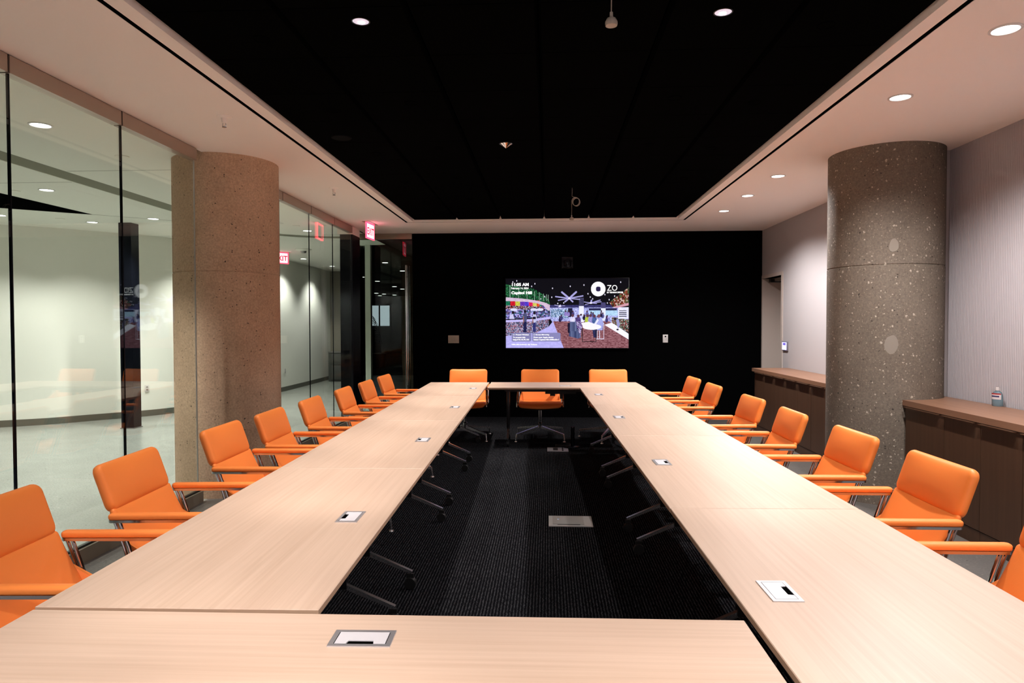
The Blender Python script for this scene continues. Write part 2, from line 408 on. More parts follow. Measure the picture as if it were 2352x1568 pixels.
# header in lengths with dark joints
s = MB(); hj = [0.4, 2.0, 3.60, 4.59, 5.60]
for js in (hj, [6.72, 7.45, 8.36, 9.28, 10.155]):
    for a, b in zip(js, js[1:]): s.box(-2.99, -2.925, a+0.008, b-0.008, zt, ZC-0.006)
struct(s.build('trim_5', M['header'], smooth=False))
s = MB(); s.box(-2.985, -2.935, 0.4, 5.60, zt+0.006, ZC+0.01); s.box(-2.985, -2.935, 6.72, 10.155, zt+0.006, ZC+0.01)
struct(s.build('trim_6', M['slot'], smooth=False))
s = MB()
for a, b in ((0.4, 5.62), (6.6, 10.155)): s.box(-2.975, -2.92, a, b, 0, 0.094); 
struct(s.build('baseboard_left', M['curb'], smooth=False))
s = MB()
for a, b in ((0.4, 5.62), (6.6, 10.155)): s.box(-2.962, -2.938, a, b, 0.094, 0.108)
struct(s.build('trim_7', M['blackmetal'], smooth=False))
# near end of the glass wall and black corner post
struct(MB().box(-3.03, -2.92, YN, 0.4, 0, ZC).build('wall_left', M['wallwhite'], smooth=False))
struct(MB().box(-3.12, -2.93, 10.155, 10.56, 0, 2.86).build('wall_corner', M['gloss_black'], smooth=False))
s = MB(); s.box(-3.16, -2.93, 10.155, 10.56, 2.86, ZC); s.box(-3.16, -2.2, 10.95, 11.0, 2.985, 3.1)
struct(s.build('trim_8', M['plaster'], smooth=False))
struct(MB().box(-3.22, -3.10, 10.5, 11.15, 0, 2.88).build('wall_return', M['gloss_black'], smooth=False))

# glass door leaf beside the black wall
d2 = struct(MB().box(-3.09, -2.195, YB-0.006, YB+0.006, 0.02, 2.885).build('door_2', M['doorglass'], smooth=False))
M['rail'] = mat('door_rail', (0.32, 0.29, 0.22), 0.22, 0.75)
MB().box(-3.09, -2.195, YB-0.035, YB+0.03, 2.885, ZC).build('door_rail', M['rail'], d2, smooth=False)
MB().box(-3.09, -2.195, YB-0.02, YB+0.02, 0.0, 0.09).build('door_shoe', M['alu'], d2, smooth=False)
s = MB()
for yy in (YB-0.075, YB+0.075):
    s.tube([(-2.285, yy, 0.35), (-2.285, yy, 2.46)], 0.014, 14); s.tube([(-2.255, yy, 0.35), (-2.255, yy, 2.46)], 0.008, 10)
for zz in (0.5, 0.9, 2.28, 2.38): s.tube([(-2.285, YB-0.075, zz), (-2.285, YB+0.075, zz)], 0.010, 10)
part_label(s.build('door_pull', M['chrome'], d2), 'tall chrome pull handle')
struct(MB().box(-3.2, -2.1, 11.0, 11.15, ZC, 3.1).build('trim_9', M['plaster'], smooth=False))

# ------------------------------------------------------------------ corridor beyond the glass
curve = [(-14.0, 8.4), (-11.5, 8.55), (-10.0, 8.75), (-9.0, 9.08), (-8.05, 9.62), (-7.55, 9.93), (-7.2, 10.3), (-6.85, 10.65), (-6.55, 10.98), (-6.33, 11.4), (-6.15, 12.1), (-6.02, 13.2), (-5.96, 14.8), (-5.96, 16.7), (-6.0, 18.6)]
def smooth_curve(P, k=5):
    out = []
    for i in range(len(P)-1):
        p0, p1, p2, p3 = P[max(i-1, 0)], P[i], P[i+1], P[min(i+2, len(P)-1)]
        for j in range(k):
            t = j/k
            out.append(tuple(0.5*((2*p1[a])+(-p0[a]+p2[a])*t+(2*p0[a]-5*p1[a]+4*p2[a]-p3[a])*t*t+(-p0[a]+3*p1[a]-3*p2[a]+p3[a])*t**3) for a in (0, 1)))
    out.append(P[-1]); return out
cv = smooth_curve(curve)
def wall_strip(path, z0, z1, off0=0.0, th=0.12):
    L = []; Rr = []
    for i, p in enumerate(path):
        a, b = path[max(i-1, 0)], path[min(i+1, len(path)-1)]
        dx, dy = b[0]-a[0], b[1]-a[1]; l = math.hypot(dx, dy); nx, ny = -dy/l, dx/l
        L.append((p[0]-nx*off0, p[1]-ny*off0)); Rr.append((p[0]+nx*th, p[1]+ny*th))
    s = MB(); V = [[s.bm.verts.new((*q, z)) for q in P_] for P_ in (L, Rr) for z in (z0, z1)]
    for i in range(len(path)-1):
        for A, B in ((0, 1), (1, 3), (3, 2), (2, 0)): s.bm.faces.new((V[A][i], V[A][i+1], V[B][i+1], V[B][i]))
    return s
struct(wall_strip(cv, 0, ZC+0.05).build('wall_corridor', M['plaster_out'], angle=50))
M['skirting'] = mat('skirting', (0.13, 0.13, 0.105), 0.5)
struct(wall_strip(cv, 0.001, 0.10, 0.012, 0.0).build('baseboard_corridor', M['skirting'], angle=50))
M['tanwall'] = mat('tan_wall', (0.34, 0.31, 0.25), 0.9)
struct(MB().box(-6.4, -5.29, 18.6, 18.75, 0, ZC+0.05).build('wall_corridor_end', M['tanwall'], smooth=False))
# corridor ceiling with a curved slot
s = MB(); s.box(-16, -5.0, YN, 20, ZC, ZC+0.14); s.box(-4.62, -2.99, YN, 9.0, ZC, ZC+0.14); s.box(-5.0, -4.88, YN, 20, ZC, ZC+0.14)
s.prism([(-4.88, 11.9), (-2.99, 11.9), (-2.99, 12.5), (-3.40, 12.6), (-4.88, 17.48)], ZC, ZC+0.14)
# corner with the bent slot
def arc(cx, cy, r, a0, a1, n=14): return [(cx+r*cos(radians(a0+(a1-a0)*k/n)), cy+r*sin(radians(a0+(a1-a0)*k/n))) for k in range(n+1)]
inner = [(-4.62, 9.0), (-4.62, 10.1)]+arc(-3.42, 10.1, 1.2, 180, 90)+[(-2.99, 11.3)]
s.prism([(-2.99, 9.0), (-2.99, 11.3)]+inner[::-1][1:], ZC, ZC+0.14)
outer = [(-4.88, 9.0), (-4.88, 10.1)]+arc(-3.42, 10.1, 1.46, 180, 90)+[(-2.99, 11.56)]
s.prism([(-2.99, 11.56), (-2.99, 11.9), (-4.88, 11.9), (-4.88, 10.1)]+arc(-3.42, 10.1, 1.46, 180, 90)[1:], ZC, ZC+0.14)
struct(s.build('ceiling_corridor', M['plaster_out'], smooth=False))
struct(MB().box(-5.0, -2.99, YN, 12, ZC+0.004, ZC+0.15).build('trim_10', M['band'], smooth=False))
struct(MB().prism([(-6.06, 8.83), (-9.4, 6.45), (-9.4, 5.0), (-6.16, 5.0)], ZC-0.004, ZC+0.01).build('ceiling_corridor_opening', M['slot'], smooth=False))
# hairline joints of the corridor ceiling
M['joint'] = mat('joint', (0.42, 0.42, 0.37), 0.9)
s = MB(); s.box(-12, -4.9, 6.83, 6.842, ZC-0.001, ZC+0.01); s.box(-4.6, -3.0, 6.35, 6.362, ZC-0.001, ZC+0.01)
s.bar((-6.06, 8.83, ZC), (-4.9, 9.75, ZC), 0.012, 0.004)
struct(s.build('trim_11', M['joint'], smooth=False))
struct(MB().box(-16.15, -16, YN, 20, 0, 3.3).build('wall_corridor_left', M['plaster_out'], smooth=False))

# lobby behind the glass door: black divider added to keep corridor light out, pale pier, dark ceiling
dv = [(-3.45, 12.62), (-5.3, 18.7), (-9.9, 35.2)]
struct(wall_strip(dv, 0, ZC+0.05, 0.0, 0.05).build('wall_lobby_left', M['black'], smooth=False))
struct(MB().box(-12, 3, 35, 35.2, 0, ZC+0.05).build('wall_lobby_far', M['black'], smooth=False))
struct(MB().box(-0.9, -0.8, 11.2, 35, 0, ZC+0.05).build('wall_lobby_right', M['black'], smooth=False))
struct(MB().box(-2.99, 1, 11.57, 35, ZC, ZC+0.1).prism([(-2.99, 12.5), (-2.99, 35.2), (-9.95, 35.2), (-5.3, 18.7), (-3.40, 12.6)], ZC-0.0015, ZC+0.1).build('ceiling_lobby', M['black'], smooth=False))
pier = tag(MB().box(-3.375, -3.275, 12.5, 12.62, 0, ZC).build('wall_pier', M['plaster_out'], smooth=False), 'narrow pale wall end seen through the glass door', 'pillar')
# lit window with palm silhouette
M['litwin'] = mat('lit_window', (0.4, 0.45, 0.5), 0.5, emit=(0.50, 0.56, 0.64), estr=0.65)
wl = struct(MB().box(-6.36, -5.60, 24.0, 24.03, 1.46, 2.18).build('window_20', M['litwin'], smooth=False))
s = MB(); s.box(-6.40, -5.56, 23.97, 24.05, 2.18, 2.22); s.box(-6.40, -5.56, 23.97, 24.05, 1.42, 1.46); s.box(-6.42, -6.36, 23.97, 24.05, 1.42, 2.22); s.box(-5.60, -5.54, 23.97, 24.05, 1.42, 2.22); s.box(-5.99, -5.94, 23.97, 24.05, 1.42, 2.22)
s.build('window_frame', M['blackmetal'], wl, smooth=False)
pl = thing('potted_palm', 'dark arching palm frond silhouetted against the lit window beyond the glass door', 'plant', (-5.9, 23.6, 0))
MB().lathe([(0, 0), (0.2, 0), (0.26, 0.5), (0.22, 0.5), (0, 0.48)], 20).build('pot', M['blackplastic'], pl)
s = MB(); arcp = [(-0.02+0.0*k, 0, 0.5+0.12*k) for k in range(9)]
spine = [(0.1-0.02*k-0.006*k*k*0.9, 0, 0.45+0.30*k-0.0125*k*k) for k in range(7)]
s.tube(spine, 0.012, 6)
for k in range(2, 7):
    p = Vector(spine[k])
    for j in range(3):
        q = p+Vector((-0.02*j, 0, -0.05*j)); s.tube([q, q+Vector((-0.14, 0.02, 0.02)), q+Vector((-0.26, 0.03, -0.10))], [0.010, 0.008, 0.002], 5)
        s.tube([q, q+Vector((0.08, 0.02, -0.10)), q+Vector((0.13, 0.03, -0.24))], [0.010, 0.008, 0.002], 5)
s.build('frond', M['blackplastic'], pl)

# black square post in the corridor
pst = thing('square_post', 'shiny black square post standing in the corridor before the curved wall', 'post', (-6.085, 9.66, 0))
MB().box(-0.093, 0.093, -0.093, 0.093, 0.012, ZC).build('shaft', M['gloss_black'], pst, smooth=False)
MB().box(-0.105, 0.105, -0.105, 0.105, 0, 0.012).build('base_plate', M['steel'], pst, smooth=False)
# filing / waste unit at the corridor end
cb = thing('waste_cabinet', 'grey metal waste cabinet at the end of the corridor', 'cabinet', (-5.45, 17.98, 0))
M['greycab'] = mat('grey_cabinet', (0.095, 0.10, 0.095), 0.5); M['greycab2'] = mat('grey_cabinet_side', (0.06, 0.062, 0.058), 0.5)
MB().box(-0.35, 0.19, -0.19, 0.3, 0, 0.76).build('body', M['greycab2'], cb, smooth=False)
MB().box(-0.27, 0.15, -0.21, -0.19, 0.44, 0.73, bev=0.004).build('drawer', M['greycab'], cb); MB().box(-0.27, 0.15, -0.21, -0.19, 0.05, 0.43, bev=0.004).build('door', M['greycab'], cb)
MB().box(-0.36, 0.20, -0.2, 0.31, 0.76, 0.785).build('top', M['steel'], cb, smooth=False)
def outlet(x, y, z, nx, ny, label, cat, w=0.07, h=0.115, mt='white_plastic', group=None):
    a = atan2(ny, nx)
    t = thing('wall_outlet', label, cat, (x, y, z), a-pi/2 if False else a, group)
    MB().box(-0.002, 0.006, -w/2, w/2, -h/2, h/2, bev=0.002).build('plate', M[mt], t)
    for dz in (0.022, -0.022): MB().box(0.006, 0.008, -0.014, 0.014, dz-0.012, dz+0.012).build('socket', M['steel'], t, smooth=False)
    return t
def on_curve(px, py):
    best = min(range(1, len(cv)-1), key=lambda i: (cv[i][0]-px)**2+(cv[i][1]-py)**2)
    a, b = cv[best-1], cv[best+1]; dx, dy = b[0]-a[0], b[1]-a[1]; l = math.hypot(dx, dy)
    return cv[best], (dy/l, -dx/l)
(q, nn) = on_curve(-6.55, 10.85); outlet(q[0]+nn[0]*0.01, q[1]+nn[1]*0.01, 0.46, nn[0], nn[1], 'white socket plate low on the curved wall right of the black post', 'outlet')
(q, nn) = on_curve(-5.96, 15.3); outlet(q[0]+nn[0]*0.01, q[1]+nn[1]*0.01, 0.46, nn[0], nn[1], 'white socket plate low on the far corridor wall behind the brown column', 'outlet')

# ------------------------------------------------------------------ ceiling fixtures
def downlight(x, y, z, label, group, r=0.062, lens='lens', trim='white_plastic'):
    t = thing('ceiling_downlight', label, 'ceiling light', (x, y, z), 0, group)
    MB().lathe([(r, 0.0), (r+0.012, 0.0), (r+0.013, -0.004), (r, -0.006), (r-0.004, 0.0), (r, 0.0)], 32).build('trim_ring', M[trim], t)
    MB().disc(0, 0, -0.002, r, 32).build('lens', M[lens], t, fix=False)
    return t
ords = ['nearest', 'second', 'third', 'fourth', 'farthest']
for i, y in enumerate((3.591, 4.617, 6.986, 8.024, 9.08)):
    downlight(2.298, y, ZC, '%s bright downlight in the right white soffit, counted from the viewer' % ords[i], 'downlights in the right soffit')
    spot((2.298, y, ZC-0.02), P_SOFFIT, 150, COOL, 0.6)
for y in (0.4, 1.45, 2.5): spot((2.298, y, ZC-0.02), P_SOFFIT*0.2, 150, COOL, 0.6)
# table spots
spot((-0.05, 1.25, 2.990), P_TABLE*0.75, 48, WARM, 1.0, 0.03); spot((0.2, 8.78, 2.990), P_TABLE*0.45, 38, WARM, 1.0, 0.03)  # two added spots without fixtures, brighten the cross tables
for y in (0.0, 1.2, 2.3, 3.37, 4.62, 5.80, 6.98, 8.16, 9.3):
    for x in (-0.922, 0.844): spot((x, y, 2.990), P_TABLE*(1.0 if x < 0 else 0.44)*(0.75 if y < 2 else 0.9 if y < 3 else 1.0 if y < 6 else 1.2), P_TABLE_ANGLE, WARM, 1.0, 0.03)
def baffle(x, y, label):
    t = thing('recessed_spotlight', label, 'ceiling light', (x, y, 3.0), 0, 'dark baffled spotlights in the black ceiling')
    MB().lathe([(0.041, 0.0), (0.046, 0.0), (0.046, -0.003), (0.041, -0.004), (0.039, 0.0), (0.041, 0.0)], 24).build('trim_ring', M['blacktile'], t)
    MB().disc(0, 0, -0.001, 0.040, 24).build('baffle', M['blacktile'], t, fix=False)
nm = ['first', 'second', 'third', 'fourth', 'fifth', 'sixth', 'seventh']
for i, y in enumerate((4.62, 5.80, 6.98, 8.16, 9.3)):
    for x, sd in ((-0.922, 'left'), (0.844, 'right')): baffle(x, y, 'dark baffled spotlight above the %s table row, %s behind the two bright ones' % (sd, nm[i]))
for i, y in enumerate((2.35, 3.55, 4.75, 5.95, 7.15, 8.35, 9.3)):  # spots added only to brighten the chair rows, with dark rings
    for x, sd in ((-1.50, 'left'), (1.40, 'right')):
        spot((x, y, 2.990), P_CHAIR*(0.42 if y < 3 else 1)*(1 if x < 0 else 0.62), P_CHAIR_ANGLE, WARM, 1.0, 0.03)
        if y > 3: baffle(x, y, 'dark baffled spotlight added above the %s chair row, %s from the viewer' % (sd, nm[i-1]))
for x, side in ((-0.922, 'left'), (0.844, 'right')):
    t = thing('recessed_spotlight', 'recessed spotlight in the black ceiling, %s one of the two' % side, 'ceiling light', (x, 3.37, 3.0), 0, 'spotlights in the black ceiling')
    MB().lathe([(0.041, 0.0), (0.046, 0.0), (0.046, -0.003), (0.041, -0.004), (0.039, 0.0), (0.041, 0.0)], 32).build('trim_ring', M['blackmetal'], t)
    MB().disc(0, 0, -0.0015, 0.040, 32).build('reflector', M['lens_soft'], t, fix=False)
    MB().lathe([(0, -0.0030), (0.015, -0.0026), (0.018, -0.0018)], 24, Matrix.Translation((0, 0.012, 0))).build('lens', M['lens'], t)
# unseen wall washers added behind the viewer to brighten the room
for i in range(6):
    x = -2.3+0.9*i; downlight(x, -1.45, ZC, 'unseen wall washer added before the near wall, %s from the glass' % ['first', 'second', 'third', 'fourth', 'fifth', 'sixth'][i], 'added wall washers behind the viewer'); spot((x, -1.45, ZC-0.02), P_NEAR, 150, COOL, 0.6)
# corridor lights
CL_ = [(-3.735, 4.886, 'corridor downlight just outside the glass, highest in the picture'), (-5.458, 7.212, 'corridor downlight left of the grey ceiling slot, between slot and black opening'),
       (-6.514, 9.494, 'corridor downlight near the curved wall, left of the black post'), (-5.464, 9.239, 'corridor downlight right above the black post'),
       (-7.327, 8.817, 'corridor downlight at the left picture edge under the black opening'), (-3.762, 10.564, 'corridor downlight beyond the brown column, nearest the far glass'),
       (-5.446, 15.028, 'corridor downlight deep in the corridor beside the smoke alarm'), (-5.416, 16.97, 'farthest corridor downlight close to the end wall'), (-3.795, 12.823, 'corridor downlight right beside the black corner post')]
for x, y, l in CL_:
    downlight(x, y, ZC, l, 'downlights in the corridor', r=0.068); 
    spot((x, y, ZC-0.02), P_CORR*(0.7 if y > 14 else 0.6 if x < -6 else 1.25), 118 if x < -4.5 else 88, (1.0, 0.985, 0.93), 0.7)
for x, y in ((-3.735, 2.7), (-5.46, 5.1), (-8.7, 7.4), (-10.5, 7.0), (-5.45, 11.2), (-5.45, 13.1), (-3.735, 7.5)): spot((x, y, ZC-0.02), P_CORR, 118 if x < -4.5 else 88, (1.0, 0.985, 0.93), 0.7)
# lobby pin lights
for i, (x, y, r) in enumerate(((-3.86, 16.1, 0.07), (-3.98, 18.6, 0.07), (-5.72, 20.9, 0.07), (-5.76, 22.9, 0.08), (-5.92, 26.2, 0.09), (-6.0, 28.0, 0.09), (-8.0, 31.6, 0.10), (-8.5, 34.3, 0.10), (-7.85, 32.5, 0.10), (-7.6, 33.6, 0.10))):
    o = MB().disc(0, 0, 0, r, 16).build('pin_light', M['lens'], fix=False); o.location = (x, y, ZC-0.004)
    tag(o, '%s pin light, counted from the viewer, in the dark lobby behind the glass door' % ['first', 'second', 'third', 'fourth', 'fifth', 'sixth', 'seventh', 'eighth', 'ninth', 'tenth'][i], 'ceiling light', 'pin lights in the dark lobby')

def sprinkler(x, y, label):
    t = thing('fire_sprinkler', label, 'sprinkler', (x, y, ZC), 0, 'sprinklers in the left soffit')
    MB().lathe([(0, 0.001), (0.052, 0), (0.050, -0.005), (0.030, -0.007), (0.022, -0.012), (0.018, -0.045), (0, -0.045)], 24).build('escutcheon', M['plaster'], t)
    s = MB(); s.tube([(-0.010, 0, -0.045), (-0.012, 0, -0.062), (0, 0, -0.072)], 0.003, 6); s.tube([(0.010, 0, -0.045), (0.012, 0, -0.062), (0, 0, -0.072)], 0.003, 6); s.lathe([(0, -0.071), (0.016, -0.072), (0.015, -0.075), (0, -0.075)], 16)
    part_label(s.build('deflector', M['chrome'], t), 'chrome sprinkler head')
sprinkler(-2.291, 4.769, 'white sprinkler in the left soffit, nearer of the two, before the brown column')
sprinkler(-2.307, 7.312, 'white sprinkler in the left soffit, farther of the two, beyond the brown column')
for x, y, l in ((-3.72, 5.828, 'round sprinkler cover in the corridor ceiling left of the brown column'), (-5.849, 7.236, 'round sprinkler cover at the far left next to the black opening'), (-6.743, 9.157, 'round sprinkler cover between two downlights near the curved wall'), (-3.739, 10.022, 'round sprinkler cover above the far glass panes')):
    o = MB().lathe([(0, -0.010), (0.050, -0.010), (0.058, -0.007), (0.058, 0.0), (0, 0.0)], 28).build('sprinkler_cover', M['plaster_out']); o.location = (x, y, ZC); tag(o, l, 'sprinkler', 'round covers in the corridor ceiling')
t = thing('smoke_alarm', 'white smoke alarm on the corridor ceiling behind the far glass', 'smoke alarm', (-4.757, 13.131, ZC))
MB().lathe([(0, 0), (0.15, 0), (0.15, -0.015), (0.10, -0.04), (0, -0.04)], 28).build('base', M['plaster_out'], t); MB().lathe([(0, -0.04), (0.06, -0.04), (0.045, -0.075), (0, -0.075)], 20).build('sensor', M['steel'], t)
o = MB().lathe([(0, -0.006), (0.075, -0.006), (0.082, 0.0), (0, 0.0)], 28).build('ceiling_speaker', mat('dark_grille', (0.0025, 0.0025, 0.003), 0.8, spec=0.05)); o.location = (-1.65, 5.435, 3.0)
tag(o, 'small dark round speaker disc in the left part of the black ceiling', 'speaker')
# fluted cone sensor
s = MB(); N = 10
tip = s.bm.verts.new((0, 0, -0.040)); ring = [s.bm.verts.new(((0.052 if k % 2 == 0 else 0.040)*cos(2*pi*k/(2*N)), (0.052 if k % 2 == 0 else 0.040)*sin(2*pi*k/(2*N)), -0.004)) for k in range(2*N)]
for k in range(2*N): s.bm.faces.new((ring[k], ring[(k+1) % (2*N)], tip))
t = thing('ceiling_sensor', 'small shiny cone hanging from the middle of the black ceiling', 'sensor', (-0.345, 5.69, 3.0))
s.build('cone', M['chrome'], t, smooth=False); MB().lathe([(0, 0), (0.056, 0), (0.056, -0.004), (0, -0.004)], 24).build('base', M['blackmetal'], t)

# hanging microphones
def mic(x, y, z, label, coil):
    t = thing('hanging_microphone', label, 'microphone', (x, y, z), 0, 'microphones hanging from the black ceiling')
    MB().lathe([(0, 0.006), (0.019, 0.004), (0.0225, 0.0), (0.024, 0.008), (0.0235, 0.016), (0.017, 0.028), (0.007, 0.030), (0.006, 0.052), (0.003, 0.054), (0, 0.054)], 28).build('capsule', M['cream'], t)
    zt_ = 3.0-z
    if not coil: pts = [(0, 0, 0.05), (0.001, 0, 0.2), (0, 0, zt_+0.02)]
    else:
        pts = [(0, 0, 0.05), (0.002, 0, 0.12), (0.0, 0, 0.17)]
        for k in range(0, 3*20+8):
            a = pi+2*pi*k/20; rr = 0.040; drift = 0.018*k/60
            pts.append((0.040+drift*0.9+rr*cos(a), 0.002*k/6, 0.205-drift*0.4+rr*1.12*sin(-a)))
        pts += [(0.004, 0, 0.26), (0.005, 0, 0.30), (0.005, 0, zt_+0.02)]
    MB().tube(pts, 0.0022, 6).build('cable', M['cream'], t)
mic(0.247, 2.69, 2.655, 'microphone hanging on a straight cable at the top of the picture', False)
mic(0.265, 7.57, 2.648, 'microphone hanging on a coiled cable before the black far wall', True)

def text_mesh(body, size, loc, rot, material, parent, name='lettering', bold=0.0, extrude=0.0005, align='LEFT', xs=1.0):
    cu = bpy.data.curves.new('t', 'FONT'); cu.body = body; cu.size = size; cu.offset = bold; cu.extrude = extrude; cu.align_x = align; cu.resolution_u = 3
    o = bpy.data.objects.new('t', cu); COL.objects.link(o); bpy.context.view_layer.update()
    me = bpy.data.meshes.new_from_object(o.evaluated_get(bpy.context.evaluated_depsgraph_get()))
    bpy.data.objects.remove(o); me.materials.clear(); me.materials.append(material); me.name = name
    for v in me.vertices: v.co.x *= xs
    ob = bpy.data.objects.new(name, me); COL.objects.link(ob); ob.location = loc; ob.rotation_euler = rot; ob.parent = parent
    return ob
# exit signs
def exit_sign(x, y, z, rz, label):
    t = thing('exit_sign', label, 'exit sign', (x, y, z), rz, 'red exit signs')
    L, H = 0.33, 0.235
    MB().box(-0.05, 0.05, -L/2-0.03, L/2+0.03, -0.006, 0.0).build('canopy', M['steel'], t, smooth=False)
    MB().box(0.001, 0.006, -L/2+0.02, L/2-0.02, -H+0.015, -0.02).build('face_panel', M['exitface'], t, smooth=False)
    s = MB(); e = 0.018
    s.box(-0.010, 0.010, -L/2, L/2, -H, -H+e); s.box(-0.010, 0.010, -L/2, L/2, -0.024, -0.006); s.box(-0.010, 0.010, -L/2, -L/2+e, -H, -0.006); s.box(-0.010, 0.010, L/2-e, L/2, -H, -0.006)
    s.build('lit_edge', M['redglow'], t, smooth=False)
    M['redletter'] = M.get('redletter') or mat('red_letter', (0.5, 0.0, 0.01), 0.5, emit=(0.75, 0.0, 0.03), estr=0.6)
    text_mesh('EXIT', 0.145, (0.0075, -0.135, -0.175), (pi/2, 0, pi/2), M['redletter'], t, bold=0.003, xs=0.92)
    MB().box(-0.004, 0.001, -L/2+0.02, L/2-0.02, -H+0.015, -0.02).build('back_panel', M['blackplastic'], t, smooth=False)  # opaque back added to stop the face glowing backwards
    return t
exit_sign(-2.575, 9.83, ZC, radians(-5), 'red lit exit sign hanging from the soffit before the glass door')
exit_sign(-5.40, 13.6, ZC, radians(-45), 'red lit exit sign in the corridor, half hidden behind the brown column')

# ------------------------------------------------------------------ tables
def make_table(L, W, cx, cy, rz, label, far_inset=0.24):
    t = thing('conference_table', label, 'table', (cx, cy, 0), rz, 'oak tables forming the hollow square')
    b = bmesh.new(); g = 0.002; z0, z1, c = 0.712, 0.74, 0.012
    x, y = L/2-g, W/2-g
    def ring(dx, z): return [b.verts.new(p) for p in ((-x+dx, -y+dx, z), (x-dx, -y+dx, z), (x-dx, y-dx, z), (-x+dx, y-dx, z))]
    r = [ring(c, z0), ring(0, z0+0.010), ring(0, z1-0.002), ring(0.002, z1)]
    b.faces.new(r[0][::-1]).material_index = 1; b.faces.new(r[3])
    for i, (A, B) in enumerate(zip(r, r[1:])):
        for k in range(4):
            f = b.faces.new((A[k], A[(k+1) % 4], B[(k+1) % 4], B[k])); f.material_index = 1 if i < 2 else 0
    MB().join(b).build('tabletop', [M['oak'], M['oak_edge']], t, smooth=False)
    s = MB(); s.box(-L/2+0.2, L/2-0.2, -0.03, 0.03, 0.655, 0.712); s.box(-L/2+0.2, -L/2+0.28, -0.26, 0.26, 0.69, 0.712); s.box(L/2-0.28, L/2-0.2, -0.26, 0.26, 0.69, 0.712)
    s.build('underframe', M['blackmetal'], t, smooth=False)
    for sx in (-1, 1):
        px = sx*(L/2-(far_inset if sx > 0 else 0.24))
        MB().box(px-0.02, px+0.02, -0.04, 0.04, 0.19, 0.69, bev=0.004).build('leg', M['blackmetal'], t)
        s = MB()
        for sy in (-1, 1): s.bar((px, sy*0.0, 0.215), (px, sy*0.275, 0.10), 0.024, 0.024, 0.016)
        ft = s.build('foot', M['polished'], t, smooth=False)
        for sy in (-1, 1):
            T = Matrix.Translation((px, sy*0.265, 0.038)) @ Matrix.Rotation(pi/2, 4, 'Y')
            s = MB().lathe([(0, -0.016), (0.030, -0.016), (0.034, -0.012), (0.034, 0.012), (0.030, 0.016), (0, 0.016)], 18, T)
            s.box(px-0.006, px+0.006, sy*0.265-0.02, sy*0.265+0.02, 0.06, 0.092)
            s.build('caster', M['blackplastic'], ft)
    return t
rzl = pi/2+radians(1.25)
lb = [1.765, 3.553, 5.352, 7.145, 8.945]
ordn = ['first', 'second', 'third', 'fourth']
TAB = []
for i, (a, b) in enumerate(zip(lb, lb[1:])):
    y = (a+b)/2; TAB.append(make_table(b-a, 0.778, -0.9985-0.0218*(y-1.755), y, rzl, '%s light oak table from the viewer along the left side of the hollow square' % ordn[i], 0.36 if i == 3 else 0.24))
rb = [0.985, 2.845, 4.69, 6.49, 8.205]
for i, (a, b) in enumerate(zip(rb, rb[1:])):
    y = (a+b)/2; TAB.append(make_table(b-a, 0.778, 0.892-0.0225*(y-2.85), y, rzl, '%s light oak table from the viewer along the right side of the hollow square' % ordn[i]))
NEAR = make_table(1.885, 0.765, -0.432, 1.372, radians(0.7), 'light oak table across the near end of the hollow square, right before the viewer')
FAR = make_table(1.905, 0.775, 0.215, 8.605, radians(1.5), 'light oak table across the far end of the hollow square')

# flip-lid power boxes
def power_box(x, y, rz, label):
    t = thing('power_box', label, 'power box', (x, y, 0.74), rz, 'power boxes in the tabletops')
    w, h = 0.15, 0.085
    s = MB()
    for q in ((-w/2, w/2, -h/2, -h/2+0.011), (-w/2, w/2, h/2-0.011, h/2), (-w/2, -w/2+0.012, -h/2+0.011, h/2-0.011), (w/2-0.012, w/2, -h/2+0.011, h/2-0.011)): s.box(*q, -0.004, 0.003)
    s.build('frame', M['alu'], t, smooth=False)
    lw, lh = w/2-0.0145, h/2-0.0125
    pts = [(-lw, -lh), (-0.033, -lh), (-0.030, -lh+0.016), (0.030, -lh+0.016), (0.033, -lh), (lw, -lh), (lw, lh), (-lw, lh)]
    MB().prism(pts, 0.0005, 0.0032).build('lid', M['alu_light'], t, smooth=False)
    MB().box(-w/2+0.005, w/2-0.005, -h/2+0.005, h/2-0.005, -0.004, 0.0008).build('well', M['slot'], t, smooth=False)
    return t
pbx = power_box(-0.448, 1.613, radians(1.5), 'silver power box in the near cross table')
for i, (x, y) in enumerate(((-0.778, 2.646), (-0.821, 4.451), (-0.852, 6.229), (-0.889, 8.067))):
    dup(pbx, (x, y, 0.74), -pi/2+radians(1.25), 'silver power box in the %s left-hand table from the viewer' % ordn[i])
for i, (x, y) in enumerate(((0.657, 1.96), (0.626, 3.773), (0.583, 5.605), (0.551, 7.408))):
    dup(pbx, (x, y, 0.74), pi/2+radians(1.25), 'silver power box in the %s right-hand table from the viewer' % ordn[i])
dup(pbx, (0.215, 8.446, 0.74), radians(181.5), 'silver power box in the far cross table')

